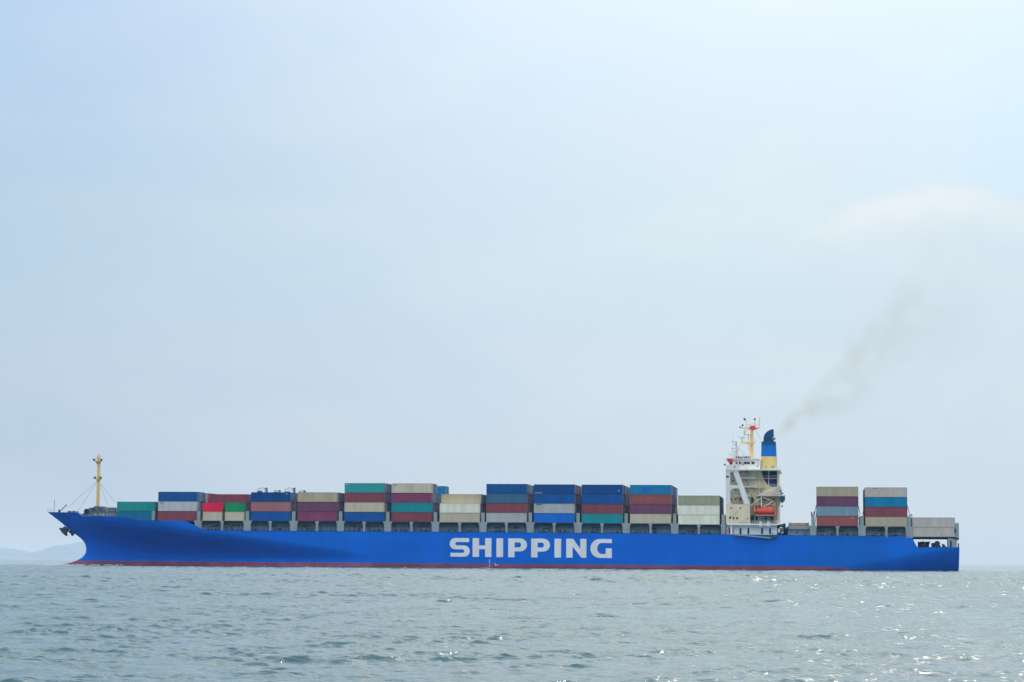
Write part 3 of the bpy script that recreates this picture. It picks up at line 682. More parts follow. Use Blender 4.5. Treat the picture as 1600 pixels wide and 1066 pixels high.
mb.ppoly([(1267.2, 806.5), (1267.2, 799.6), (1268.6, 799.6), (1270.2, 806.5)], D + .2, D + .6); mb.ppoly([(1270.6, 806.5), (1271.4, 799.4), (1273, 799.4), (1273, 806.5)], D + .2, D + .6)
for p, q in (((1272, 806), (1275.6, 789.6)), ((1273, 822), (1275.8, 800)), ((1340.6, 789), (1344, 803)), ((1351.4, 790), (1348, 803)), ((1417.6, 790), (1421, 803)), ((1420.5, 806), (1424.5, 803.5))): mb.ptube(p, q, D + .3, .13, 4)
mb.pbox(1424.2, 804, 1425.4, 808.5, D + .2, D + .5)
mb.build('lashing_rod', M['dark'], ship)

# stern platform, after post, mooring deck
mb = MB(); mb.pbox(1428.5, 838.9, 1489.5, 840.8, D + .15, D + 32); mb.build('stern_platform', M['dark'], ship)
mb = MB(); mb.pbox(1490.6, 818.5, 1498.4, 843, D + .3, D + 2); mb.ppoly([(1481, 843.2), (1480.6, 841), (1498.4, 841), (1498.4, 843.4), (1495.6, 845.6), (1494.6, 856), (1481.6, 856)], D + .3, D + 3)
for x in (1492, 1494.6, 1497): mb.ptube((x, 818.5), (x + .2, 816.6), D + .8, .14)
mb.pbox(1490.6, 818.5, 1498.4, 843, D + 30, D + 31.7); mb.pbox(1480.6, 841, 1495, 856, D + 29, D + 31.7)
for k in range(5): mb.box(P(1492, 830)[0], P(1493, 830)[0], D + 5 + 5 * k, D + 5.4 + 5 * k, 10, 14)
mb.build('stern_post', M['grey'], ship)
mb = MB(); mb.pbox(1491.4, 826, 1493.6, 833, D + .2, D + .29); mb.pbox(1484.5, 845, 1487, 855, D + .2, D + .29); mb.pbox(1496.6, 849, 1498.4, 856, D + .3, D + 1); mb.build('stern_locker', M['dark'], ship)
for x0 in (1433.5, 1442.5, 1459.5):
    mb = MB(); yy = D + 9
    if x0 < 1459:
        mb.pbox(x0 + 3.6, 846.4, x0 + 10.2, 850, yy, yy + 1.5); mb.ptube((x0 + 1, 849.5), (x0 + 8, 849.5), yy, .35, 8); mb.ptube((x0 + 1, 853), (x0 + 8, 853), yy, .3, 8)
        for q in (1.4, 4.4, 8.4): mb.ptube((x0 + q, 856.5), (x0 + q, 846.4), yy, .18, 6)
        mb.ptube((x0 + 9.6, 847), (x0 + 10, 844.8), yy, .1); mb.pbox(x0 - .5, 854.2, x0 + 9, 856.5, yy, yy + 2)
    else:
        c = P(x0 + 5, 849.6, yy); mb.tube((c[0], yy - .4, c[1]), (c[0], yy + .2, c[1]), .8, 14); mb.tube((c[0], yy + 2, c[1]), (c[0], yy + 2.4, c[1]), .8, 14); mb.pbox(x0 - 4, 848.5, x0 + 2, 856.5, yy, yy + 2); mb.pbox(x0 + 2, 852, x0 + 10.5, 856.5, yy, yy + 2)
        mb.ptube((x0 + 12.6, 850.2), (x0 + 19, 855.6), yy, .22, 6); mb.ptube((x0 + 13, 853), (x0 + 17, 852), yy, .25, 6); mb.pbox(x0 + 12.5, 853, x0 + 18.5, 856.5, yy, yy + 1)
    mb.build('stern_winch', M['winch' if x0 < 1459 else 'grey'], ship)

# ------------------------------------------------------------------ bridge tower
def win(parent, pts, y, name='window', m='glass', w=1.6, h=1.7):
    for (x, z) in pts:
        q = MB(); q.pbox(x - w / 2, z - h / 2, x + w / 2, z + h / 2, y - .06, y + .05); q.build(name, M[m], parent)
# lower house
yL = D + 1.4
mb = MB(); mb.pbox(1134.5, 821, 1214, 840, yL, D + 31); dh = mb.build('lower_house', M['white'], ship)
for x in (1157, 1169.4, 1190.8, 1203.3):
    q = MB(); q.ppoly([(x - 1.5, 834.6), (x - 1.5, 826.6), (x - .9, 825.4), (x, 825), (x + .9, 825.4), (x + 1.5, 826.6), (x + 1.5, 834.6)], yL - .08, yL + .1); q.build('door', M['casing'], dh)
q = MB(); q.pbox(1139, 825.5, 1140.8, 834, yL - .05, yL + .1); q.pbox(1145, 825.5, 1145.9, 834.6, yL - .05, yL + .1); q.pbox(1206.2, 833, 1207.8, 834.8, yL - .05, yL + .1); q.build('recess', M['dark'], dh)
q = MB(); q.pbox(1133.2, 829.4, 1139.6, 830.1, yL - .2, yL - .1); q.pbox(1138.8, 827.5, 1139.4, 834.5, yL - .2, yL - .1); q.build('hose_pipe', M['red'], dh)
mb = MB(); mb.pbox(1141.3, 821, 1144.2, 834.8, D + .2, D + .8); mb.pbox(1188.8, 821, 1190, 824, D + .4, D + .8); mb.pbox(1200.6, 821, 1202.2, 824, D + .4, D + .8); mb.build('pillar', M['white'], ship)
mb = MB(); mb.ppoly([(1135.5, 818.3), (1224, 818.3), (1221, 819.6), (1216, 820.2), (1214, 821), (1135.5, 820.6)], D - .05, D + 32); mb.build('boat_deck', M['white'], ship)
mb = MB()
for x in (1188.2, 1200.4): mb.ppoly([(x - 1.8, 815.2), (x + 1.8, 815.2), (x + 1.9, 818.2), (x + 3.2, 818.2), (x + 2.6, 821), (x + 1.4, 823), (x - 1.4, 823), (x - 2.6, 821), (x - 3.2, 818.2), (x - 1.9, 818.2)], D - .25, D - .07)
mb.build('fender_bracket', M['white'], ship)
mb = MB(); mb.prail(1152, 1224, 814.2, 818.3, D + .1, .05, .8); mb.build('boat_deck_rail', M['white'], ship)
# accommodation block: recessed inner wall
mb = MB(); mb.pbox(1136, 734, 1190, 818, D + 4.2, D + 28); acc = mb.build('accommodation_block', M['shade'], ship)
win(acc, [(1145.2, 751.2), (1166, 751.2), (1166, 736.8), (1149.5, 765.6), (1142.5, 780.4), (1149.6, 780.2), (1157.4, 780.6)], D + 4.2, w=2, h=2.6)
q = MB(); q.pbox(1173.6, 777.6, 1177.4, 787.6, D + 4.1, D + 4.25); q.pbox(1172.2, 805.5, 1178.2, 817.8, D + 4.1, D + 4.25); q.build('door', M['teal'], acc)
q = MB(); q.ppoly([(1172, 764), (1177, 764), (1184, 776), (1189, 790), (1184, 790), (1172, 770)], D + 3.8, D + 4.15); q.build('stair_trunk', M['cream'], acc)
# side screen with struts
mb = MB(); mb.pbox(1134, 733, 1140.8, 788, D + .1, D + 1.6); mb.pbox(1141, 758.4, 1154.5, 763.2, D + .12, D + 1.6)
mb.ppoly([(1147.6, 734), (1152.4, 734), (1162, 760), (1172.2, 788), (1163, 788), (1156, 768), (1150, 750), (1145.8, 738)], D + .08, D + 1.5)
mb.ppoly([(1141, 785), (1143.5, 788), (1141, 788)], D + .12, D + 1.5); mb.ppoly([(1141, 734), (1145, 734), (1141, 738)], D + .12, D + 1.5); mb.ppoly([(1141, 763), (1145, 763), (1141, 767)], D + .12, D + 1.5)
mb.build('side_screen', M['white'], ship)
mb = MB(); mb.pbox(1134.2, 788.2, 1171.8, 818.3, D + .1, D + 4); bl = mb.build('lower_side_wall', M['cream'], ship)
win(bl, [(1142.2, 794), (1156.8, 794)], D + .1, w=1.8, h=2.4)
win(bl, [(1140.6, 809.4), (1146.2, 809.6), (1151.8, 809.8)], D + .1, w=2.6, h=3)
q = MB(); q.ptube((1145, 805), (1154.5, 796.5), D + 0, .07, 4); q.ptube((1160, 816), (1160, 812), D + 0, .08, 4); q.pbox(1153, 815.8, 1168, 816.6, D, D + .09); q.build('pipe', M['shade'], bl)
q = MB(); q.pbox(1166, 809.6, 1169.6, 811, D, D + .09); q.pbox(1140.6, 806, 1142.4, 808, D, D + .09); q.build('rust_patch', M['rackorange'], bl)
q = MB(); q.pbox(1134.2, 743.6, 1138.8, 745.8, D - .05, D + .09); q.build('sidelight_box', M['dark'], ship)
for (x0, x1, y) in ((1154, 1180, 746.4), (1159.5, 1180, 760.4), (1147.5, 1173, 774.6)):
    mb = MB(); mb.pbox(x0, y, x1, y + 1.1, D + 1.3, D + 4.2); mb.build('side_gallery', M['white'], ship)
    mb = MB(); mb.prail(x0, x1, y - 4.8, y, D + 1.4, .04, .7); mb.build('gallery_rail', M['shade'], ship)
for p_, q_ in (((1156, 745.8), (1168, 735)), ((1162, 760), (1174, 747.5)), ((1150, 774), (1164, 761.6)), ((1160, 788), (1170, 775.8)), ((1180, 774), (1190, 763)), ((1173, 803), (1179, 792.5))):
    mb = MB(); mb.ptube(p_, q_, D + 2.2, .12, 4); mb.ptube((p_[0], p_[1] - 4), (q_[0], q_[1] - 4), D + 2.1, .05, 4)
    for k in range(4): mb.ptube((p_[0] + (q_[0] - p_[0]) * k / 3, p_[1] + (q_[1] - p_[1]) * k / 3), (p_[0] + (q_[0] - p_[0]) * k / 3, p_[1] + (q_[1] - p_[1]) * k / 3 - 4), D + 2.1, .04, 4)
    mb.build('stairway', M['shade'], ship)
win(acc, [(1176.4, 752.6), (1176.6, 766.6), (1163.6, 766.4), (1184.4, 780.6), (1163, 780.8), (1155.6, 751.4)], D + 4.2, w=1.8, h=2.2)
for x in (1171.4, 1180.6, 1186.2):
    mb = MB(); mb.ptube((x, 736), (x, 790 if x < 1172 else 772), D + 3.3, .1, 5); mb.build('stand_pipe', M['white'], ship)
# engine casing aft of the block
mb = MB(); mb.ppoly([(1190.2, 735), (1216.6, 735), (1217.4, 772), (1217.4, 818), (1190.2, 818)], D + 5.2, D + 26); mb.ppoly([(1172.5, 735), (1190, 735), (1190, 762), (1172.5, 762)], D + 3.6, D + 4.2); ec = mb.build('engine_casing', M['cream'], ship)
q = MB(); q.ppoly([(1191, 735.4), (1214.4, 735.4), (1214.4, 760.4), (1207, 761), (1203, 760), (1199, 757), (1195.6, 752.5), (1193, 748.5), (1191, 744)], D + 5.05, D + 5.3); q.build('louvre_panel', M['casing'], ec)
q = MB(); q.pbox(1200.2, 735.2, 1201.6, 760, D + 4.8, D + 5.04); q.pbox(1190.6, 747.4, 1214.6, 748.3, D + 4.6, D + 5.04); q.pbox(1214.2, 735, 1216.4, 761, D + 4.6, D + 5.2); q.build('casing_frame', M['cream'], ec)
for (x0, x1, y) in ((1177, 1192, 747), (1177, 1195, 761.5), (1178, 1212, 788.5)):
    mb = MB(); mb.pbox(x0, y, x1, y + .9, D + 2.4, D + 4.3); mb.prail(x0, x1, y - 4.4, y, D + 2.5, .04, .6); mb.build('side_gallery', M['cream'], ship)
for x in (1186, 1195.5, 1204.5):
    q = MB(); q.pbox(x, 808, x + 2.6, 816.5, D + 4.86, D + 4.99); q.build('door', M['casing'], ec)
for x in (1194, 1201, 1207.5):
    q = MB(); q.pbox(x, 779.5, x + 2, 782, D + 5.1, D + 5.19); q.build('window', M['glass'], ec)
mb = MB(); mb.prail(1200, 1215, 756.6, 761, D + 4.5, .05, .7); mb.prail(1190, 1214, 743, 747, D + 4.5, .04, .7); mb.build('casing_rail', M['white'], ship)
q = MB(); q.ppoly([(1178, 734.6), (1190, 734.6), (1191, 744), (1193, 748.5), (1199, 757), (1207, 761.4), (1217, 761), (1217, 774), (1189, 774), (1184, 765), (1178, 760)], D + 4.4, D + 4.9); q.build('casing_bracket', M['cream'], ec)
# bridge deck
mb = MB(); mb.pbox(1133.8, 733.4, 1219.4, 735, D - .2, D + 30); mb.pbox(1134.4, 726.4, 1155.4, 733.2, D - .1, D + .1); mb.ppoly([(1133.8, 735), (1155, 735), (1152, 737.5), (1136, 737.5)], D, D + 4)
mb.pbox(1155.6, 727.2, 1187, 733.3, D + 2.2, D + 28); mb.pbox(1134.4, 726.6, 1136, 733.2, D + .1, D + 31); br_ = mb.build('bridge_deck', M['white'], ship)
mb = MB(); mb.pbox(1146.5, 717.4, 1187.4, 727.2, D + 2.6, D + 28); mb.pbox(1146, 716.4, 1188, 717.6, D + 1.8, D + 29); wh = mb.build('wheelhouse', M['white'], ship)
for a, b in ((1150.2, 1152), (1154.8, 1157.6), (1162.5, 1166.6), (1167.2, 1171.6), (1174.4, 1178.8)):
    q = MB(); q.pbox(a, 722, b, 725.2, D + 2.5, D + 2.65); q.build('window', M['glass'], wh)
q = MB(); q.pbox(1183.2, 727.2, 1184.8, 729.2, D + 2.1, D + 2.25); q.pbox(1147.6, 728, 1148.6, 731, D - .2, D - .09); q.pbox(1166, 736, 1167, 738, D + 3.9, D + 4); q.build('porthole', M['glass'], wh)
q = MB(); q.pbox(1160.2, 722.6, 1161.8, 727, D + 1.9, D + 2.1); q.build('lifebuoy_rack', M['rackorange'], wh)
mb = MB(); mb.ppoly([(1134.6, 716.6), (1147, 716.6), (1146, 722.4), (1137.6, 722.4)], D + .3, D + 2.5); mb.build('wing_canopy', M['red'], ship)
mb = MB(); mb.pbox(1134.4, 716, 1147, 716.8, D + .2, D + 3); mb.pbox(1134.5, 717, 1135.4, 726.5, D + .2, D + .4); mb.pbox(1145.5, 717, 1146.4, 726.5, D + .2, D + .4); mb.build('wing_shelter', M['white'], ship)
mb = MB(); mb.pbox(1139.6, 722.6, 1144.6, 726, D + .35, D + .5); mb.ball((P(1132.4, 726, D)[0], D, P(1132.4, 726.2, D)[1]), .28); mb.build('wing_console', M['dark'], ship)
mb = MB(); mb.prail(1149, 1173, 713, 716.5, D + 2.2, .06, .45)
for x in (1150, 1153, 1156, 1158.5, 1162, 1165, 1168, 1171): mb.pbox(x, 713.4 + random.uniform(0, 1.6), x + 1.6, 716.4, D + 4, D + 5)
mb.build('monkey_island_gear', M['dark'], ship)
mb = MB(); mb.prail(1173, 1190, 721, 727, D + 4, .06, .5); mb.pbox(1180, 719.5, 1188, 727, D + 8, D + 14)
for x in (1139.4, 1162.3): mb.ptube((x, 716.5), (x, 708 if x < 1150 else 705.6), D + 6, .06); mb.pbox(x - .8, 708, x + .8, 708.6, D + 6, D + 6.1)
mb.build('aerial', M['shade'], ship)
mb = MB(); mb.prail(1205, 1219.4, 728.5, 733.4, D + .2, .06, .45); mb.prail(1187, 1205, 728.5, 733.4, D + .2, .05, .7); mb.build('bridge_deck_rail', M['white'], ship)
# signal mast (white, forward)
ym = D + 10
mb = MB(); mb.ptube((1151, 716.5), (1150.6, 691), ym, .28, 6); mb.ptube((1154, 716.5), (1151, 692), ym, .12, 5); mb.ptube((1146, 716.5), (1149.5, 705), ym, .1, 5)
for k in range(6): mb.ptube((1150.8, 712 - k * 4), (1153.2 - k * .35, 710 - k * 4), ym, .06, 4)
for y in (690.6, 695, 701, 705.6): mb.ptube((1144.6, y), (1152, y + .2), ym, .12, 5)
mb.ptube((1145.6, 716), (1145.6, 682), ym, .06, 4); mb.ptube((1143.2, 713), (1143.2, 700), ym, .06, 4); mb.prail(1141.5, 1152, 711, 714.5, ym, .05, .5)
mb.ball((P(1144.3, 689.6, ym)[0], ym, P(1144, 689.8, ym)[1]), .28); mb.ball((P(1144.2, 700.2, ym)[0], ym, P(1144, 700.4, ym)[1]), .28)
mb.build('signal_mast', M['shade'], ship)
# main radar mast
ym = D + 12
mb = MB(); a = P(1174.6, 718, ym); b = P(1174.8, 671, ym); mb.tube((a[0], ym, a[1]), (b[0], ym, b[1]), .56, 12, .42)
mb.ppoly([(1171.4, 717), (1171.8, 694), (1173.6, 694), (1173.6, 717)], ym - .3, ym + .3)
mm = mb.build('radar_mast', M['buff'], ship)
q = MB(); q.ppoly([(1157.8, 690.6), (1180, 690.6), (1179, 692.6), (1172, 693.6), (1168, 694), (1158, 692.2)], ym - .8, ym + .8); q.build('platform', M['buff'], mm)
q = MB(); q.pbox(1161.8, 678.6, 1174, 679.8, ym - .6, ym + .6); q.ptube((1169.4, 690), (1169.4, 679), ym, .14); q.ptube((1169, 697), (1172, 697), ym, .1); q.ptube((1169, 702.6), (1172, 702.6), ym, .1); q.ptube((1169.2, 695), (1169.2, 703), ym, .06); q.build('platform', M['buff'], mm)
q = MB(); q.ppoly([(1157, 668.2), (1187, 668.2), (1187, 669.4), (1180, 672), (1176, 673), (1172, 672), (1168, 669.8), (1157, 669.4)], ym - .35, ym + .35)
for x in (1159.6, 1166, 1169, 1173, 1179.4, 1183, 1187): q.ptube((x, 668.5), (x, {1159.6: 665, 1166: 657, 1187: 652, 1179.4: 655.5}.get(x, 663)), ym, .09, 5)
q.ptube((1166, 663), (1187, 663), ym, .05, 4); q.ptube((1183, 659.5), (1187, 659.5), ym, .05, 4); q.ptube((1166, 658), (1163.6, 655), ym, .16, 5); q.build('yard', M['buff'], mm)
q = MB(); q.ppoly([(1170.6, 668.8), (1173, 665.4), (1179, 665), (1181.6, 669.6), (1176, 672.8)], ym - .6, ym + .5); q.build('red_beacon', M['red'], mm)
for lx_, ly_, lr_ in ((1179.4, 655.2, .32), (1163.4, 655.2, .36), (1156.4, 667.6, .25), (1160.4, 664.6, .3)):
    q = MB(); a = P(lx_, ly_, ym); q.ball((a[0], ym, a[1]), lr_); q.build('mast_lamp', M['dark'], mm)
q = MB(); q.pbox(1153.6, 682.9, 1165, 683.9, ym - .15, ym + .15); q.pbox(1158.6, 684, 1160.8, 690.5, ym - .3, ym + .3); q.build('radar_scanner', M['shade'], mm)
q = MB(); q.pbox(1162, 672.4, 1164, 679, ym - .3, ym + .3); q.ptube((1164, 673), (1170, 673), ym, .05, 4); q.build('radar_scanner', M['shade'], mm); q = MB(); q.prail(1176, 1180, 686.5, 690.6, ym, .04, .4); q.build('platform_rail', M['shade'], mm)
q = MB()
for p_, q_ in (((1181, 673), (1189, 687)), ((1153, 697), (1161.5, 711)), ((1166.6, 670), (1153, 706))): q.ptube(p_, q_, ym, .03, 4)
q.build('stay_wire', M['dark'], mm)
# funnel: a tapered, rounded casing
def funnel_band(y0, y1, name, m, parent, e=0.0):
    q = MB(); v = []
    def half(y): t = (733.4 - y) / (733.4 - 689); return 1188 + 1.6 * t - e, 1214.2 - 2.2 * t + e
    for y in (y0, y1):
        l, r = half(y); xl, z = P(l, y, D + 12); xr, _ = P(r, y, D + 12); cx = (xl + xr) / 2; a = (xr - xl) / 2; bq = a * 1.25
        for k in range(28):
            t = 2 * math.pi * k / 28; ct, st_ = math.cos(t), math.sin(t)
            v.append((cx + a * math.copysign(abs(ct) ** .45, ct), D + 12 + bq - bq * math.copysign(abs(st_) ** .45, st_), z))
    q.add(v, [(k, 28 + k, 28 + (k + 1) % 28, (k + 1) % 28) for k in range(28)], False); q.add(v[:28], [tuple(range(28))]); q.add(v[28:], [tuple(range(28))])
    return q.build(name, M[m], parent)
fun = funnel_band(734.2, 713.3, 'funnel', 'funnel_yellow', ship)
funnel_band(713.2, 696.2, 'blue_band', 'funnel_blue', fun); funnel_band(696.1, 689.8, 'funnel_cap', 'navy', fun, .15)
q = MB()
for a, b in ((1196.2, 1197.8), (1204.2, 1206), (1206.6, 1208.2), (1208.8, 1210.2)): q.pbox(a, 728.6, b, 730.6, D + 11.9, D + 12.1)
q.build('louvre', M['dark'], fun)
q = MB()
for y in range(697, 731, 3): q.pbox(1212.8 + (y - 697) * .045, y, 1213.8 + (y - 697) * .045, y + .8, D + 14, D + 14.6)
q.build('ladder', M['white'], fun)
mb = MB(); ys = D + 13.5                                # curved exhaust cowl
outer = [(1192.8, 690), (1193, 684), (1193.6, 681), (1196, 677), (1199, 674), (1203, 671.8), (1206.5, 670.6), (1208.6, 670.9), (1208.8, 680), (1208.6, 682), (1206.2, 685), (1206, 690)]
mb.ppoly(outer, ys, ys + 3.4); ex = mb.build('exhaust_cowl', M['navy'], fun)
bv = ex.modifiers.new('b', 'BEVEL'); bv.width = .5; bv.segments = 3; bv.limit_method = 'ANGLE'; bv.angle_limit = .9
mb = MB()
pp = [(1207.6, 690.5), (1207.6, 687.6), (1208.6, 685.9), (1210.2, 685.4), (1211.6, 685.6)]
for a, b in zip(pp[:-1], pp[1:]): mb.ptube(a, b, ys + 1, .3, 8)
for k in (-1, 1): mb.ptube((1197 + k, 691), (1197 + k, 688), ys - .8, .25, 8)
mb.build('exhaust_pipe', M['navy'], fun)
# boat platform, struts, crane
mb = MB(); mb.pbox(1181.5, 774, 1222.6, 775.4, D + .2, D + 5); mb.build('crane_platform', M['shade'], ship)
mb = MB(); mb.pbox(1188.8, 775.4, 1190.4, 792, D + .5, D + 1)
for p_, q_ in (((1192, 793.4), (1209, 782.6)), ((1173, 789.6), (1189.6, 778)), ((1191, 777), (1205, 782)), ((1183, 775), (1212, 761)), ((1186, 775), (1215, 761.6))): mb.ptube(p_, q_, D + .8, .13, 5)
mb.build('strut', M['white'], ship)
mb = MB(); mb.prail(1186, 1222, 769.5, 774, D + .4, .05, .6); mb.prail(1215, 1220.4, 758.6, 774, D + 1, .06, .5); mb.build('platform_rail', M['shade'], ship)
mb = MB(); mb.ppoly([(1205, 775.4), (1222.6, 775.4), (1219, 788), (1217.2, 792), (1217.2, 818.2), (1212.4, 818.2), (1212.4, 781)], D + 2.5, D + 5.1); mb.ppoly([(1206, 773.8), (1217, 760.5), (1220.4, 760.5), (1221, 773.8)], D + 3.2, D + 5); mb.build('after_bulkhead', M['shade'], ship)
mb = MB()
for k in range(9): mb.pbox(1214.2, 779 + k * 4, 1214.9, 780.6 + k * 4, D + 2.3, D + 2.48)
mb.pbox(1212.6, 786, 1213.3, 818, D + 2.3, D + 2.48); mb.build('cable_ladder', M['winch'], ship)
mb = MB(); mb.ppoly([(1219.4, 776), (1223.4, 773.6), (1225.4, 777), (1224.8, 784), (1222, 786), (1219.6, 783.6)], D + 1, D + 3); mb.ptube((1220.6, 774), (1220.4, 765), D + 1.5, .2); mb.ptube((1225.8, 783), (1226, 774), D + 1.5, .15); mb.ptube((1218, 767), (1224, 772), D + 1.5, .2); mb.build('stores_crane', M['teal'], ship)
mb = MB(); mb.ptube((1222, 786), (1222, 790), D + 1.8, .03, 4); a = P(1222, 791, D + 1.8); mb.ball((a[0], D + 1.8, a[1]), .25); mb.ptube((1222, 791), (1221, 793.2), D + 1.8, .08); mb.build('crane_hook', M['dark'], ship)
mb = MB(); mb.pbox(1178.2, 803.5, 1212, 818.2, D + 5.0, D + 5.18); mb.pbox(1178.2, 776, 1190, 818, D + 3.9, D + 4.15); mb.build('boat_recess', M['grey'], ship)
mb = MB(); mb.pbox(1181, 807.5, 1183.6, 815, D + 3.6, D + 3.88); mb.pbox(1194, 805, 1210, 806, D + 4.6, D + 4.9); mb.build('recess_door', M['casing'], ship)
mb = MB(); mb.ppoly([(1177.8, 800.5), (1178, 787), (1179, 784.4), (1180.6, 785), (1180.2, 800.5)], D + .6, D + 1.1); mb.ppoly([(1209.8, 815), (1210.2, 785), (1212.2, 785), (1212.4, 815)], D + .6, D + 1.1)
mb.pbox(1174, 791.2, 1180, 792.2, D + .6, D + 3); mb.build('davit', M['rackorange'], ship)
mb = MB(); mb.ptube((1178.5, 785.5), (1185, 793), D + .9, .1); mb.ptube((1211, 785.5), (1207, 793), D + .9, .1); mb.pbox(1180, 804.6, 1211, 805.6, D + .8, D + 3); mb.build('davit_wire', M['shade'], ship)
# mooring gear abaft the house
mb = MB(); yy = D + 3; mb.pbox(1214.5, 833, 1233, 840, yy, yy + 3); mb.ppoly([(1224, 836), (1223.8, 820), (1225.6, 817), (1227.4, 819), (1227.6, 824), (1230, 827), (1230, 836)], yy, yy + 1); mb.ptube((1215.4, 821), (1224, 823.6), yy, .25, 6); mb.ptube((1217, 834), (1222, 829.6), yy, .2, 6); mb.pbox(1214.2, 821, 1218.5, 826, yy, yy + 1); mb.pbox(1229, 823, 1232, 836, yy, yy + 2); mb.build('deck_machinery', M['dark'], ship)
mb = MB(); mb.pbox(1218, 825, 1227, 832, D + 26, D + 27); mb.build('white_gap_box', M['white'], ship)  # white box showing as a pale gap behind the deck machinery
# small hatch abaft with orange cargo
mb = MB(); mb.pbox(1231.5, 821, 1266, 840, D + 2.2, D + 29)
for y in (827, 831): mb.pbox(1231.5, y, 1266, y + .8, D + 2, D + 2.2)
mb.build('hatch_coaming', M['coam'], ship)
mb = MB(); mb.pbox(1232, 821, 1264, 827, D + 1.6, D + 2); mb.prail(1231, 1266, 831.6, 836.6, D + .3, .05, .8); mb.build('hatch_skirt', M['grey'], ship)
mb = MB(); mb.pbox(1243.5, 832.6, 1247.5, 836.5, D + 1, D + 1.6); mb.build('deck_box', M['rope'], ship)
mb = MB(); mb.pbox(1244, 831.6, 1247, 833.4, D + .9, D + 1.62); mb.pbox(1256.5, 834, 1258.6, 836.8, D + .9, D + 1.6); mb.build('deck_vent', M['dark'], ship)
fr = empty('flat_rack', (P(1248, 821, D + 2.4)[0], D + 3, P(1248, 821, D + 2.4)[1])); tag(fr, 'low orange flat rack lying on the short hatch behind the bridge tower', 'flat rack')
q = MB(); q.pbox(1233.2, 817.2, 1263, 820.8, D + 2.3, D + 4.7); q.build('platform', M['rackorange'], fr)
q = MB(); q.pbox(1232.2, 816, 1233.1, 821, D + 2.3, D + 4.7); q.pbox(1263.1, 816, 1264, 821, D + 2.3, D + 4.7); q.build('end_wall', M['rackorange'], fr)
q = MB(); q.pbox(1250, 817, 1261, 818.2, D + 2.2, D + 2.29); q.pbox(1238, 818.8, 1242, 819.8, D + 2.2, D + 2.29); q.pbox(1252, 819.4, 1257, 820.4, D + 2.2, D + 2.29); q.build('strap', M['shade'], fr)
# accommodation ladder stowed on the hull side
gw = MB(); gw.ppoly([(1145.5, 834.6), (1147, 834.2), (1203, 839.6), (1203.5, 842), (1186, 839.8), (1146, 836.2)], D - .9, D - .3)
g_ = gw.build('boarding_ladder', M['grey'], ship)
gw = MB(); gw.ppoly([(1186, 836.4), (1213.6, 835.4), (1214, 838), (1206, 842.6), (1202, 842.6), (1200, 839)], D - .8, D - .2)
for k in range(12): a = 1150 + k * 4.2; gw.ptube((a, 834.9 + k * .4), (a + 1.4, 833.2 + k * .4), D - .9, .035, 4)
gw.build('ladder_platform', M['teal'], g_)

# lifeboat
lb = empty('lifeboat', (P(1195, 805, D + 2)[0], D + 2, P(1195, 805, D + 2)[1])); tag(lb, 'orange red enclosed lifeboat hanging from davits on the side of the bridge tower', 'lifeboat')
def loft(stns, y, name, m, top):
    q = MB(); n = 12; v = []
    for (px, pt, pb, w) in stns:
        x = P(px, 798, y)[0]; zt__ = P(px, pt, y)[1]; zb__ = P(px, pb, y)[1]
        for k in range(n + 1):
            t = math.pi * k / n; c_, s_ = math.cos(t), math.sin(t)
            e = .7; yy = y - w * math.copysign(abs(c_) ** e, c_)
            v.append((x, yy, zb__ + (zt__ - zb__) * s_ ** e) if top else (x, yy, zt__ - (zt__ - zb__) * s_ ** e))
    fs = []
    for i in range(len(stns) - 1):
        for k in range(n): a = i * (n + 1) + k; fs.append((a, a + 1, a + n + 2, a + n + 1))
    q.add(v, fs, True); q.add(v[:n + 1], [tuple(range(n + 1))]); q.add(v[-n - 1:], [tuple(range(n + 1))]); return q.build(name, M[m], lb)
yb_ = D + 1.9
loft([(1178.4, 798.6, 799.6, .35), (1180.5, 798.8, 803.4, 1.1), (1185, 799.2, 805, 1.45), (1195, 799.6, 805, 1.55), (1205, 799.8, 804.6, 1.45), (1210, 799.6, 803, 1.0), (1212, 799.4, 801, .5)], yb_, 'boat_hull', 'redlow', False)
cn = loft([(1179, 795.8, 799, .4), (1181, 794.2, 799, 1.05), (1187, 793.6, 799.3, 1.4), (1195, 792.6, 799.6, 1.5), (1199, 791.6, 799.8, 1.48), (1206, 791.4, 799.8, 1.35), (1209, 793.6, 799.7, 1.0), (1211.4, 797.6, 799.5, .5)], yb_, 'canopy', 'orange', True)
q = MB(); q.pbox(1206, 793.6, 1208, 795.6, yb_ - 1.42, yb_ - 1.2); q.build('hatch_window', M['shade'], lb)
q = MB()
for x in (1184, 1189, 1194, 1200): q.ptube((x, 799.4), (x + 2.4, 801.4), yb_ - 1.62, .05, 4); q.ptube((x + 2.4, 801.4), (x + 5, 799.6), yb_ - 1.62, .05, 4)
q.build('grab_rope', M['orange'], lb)

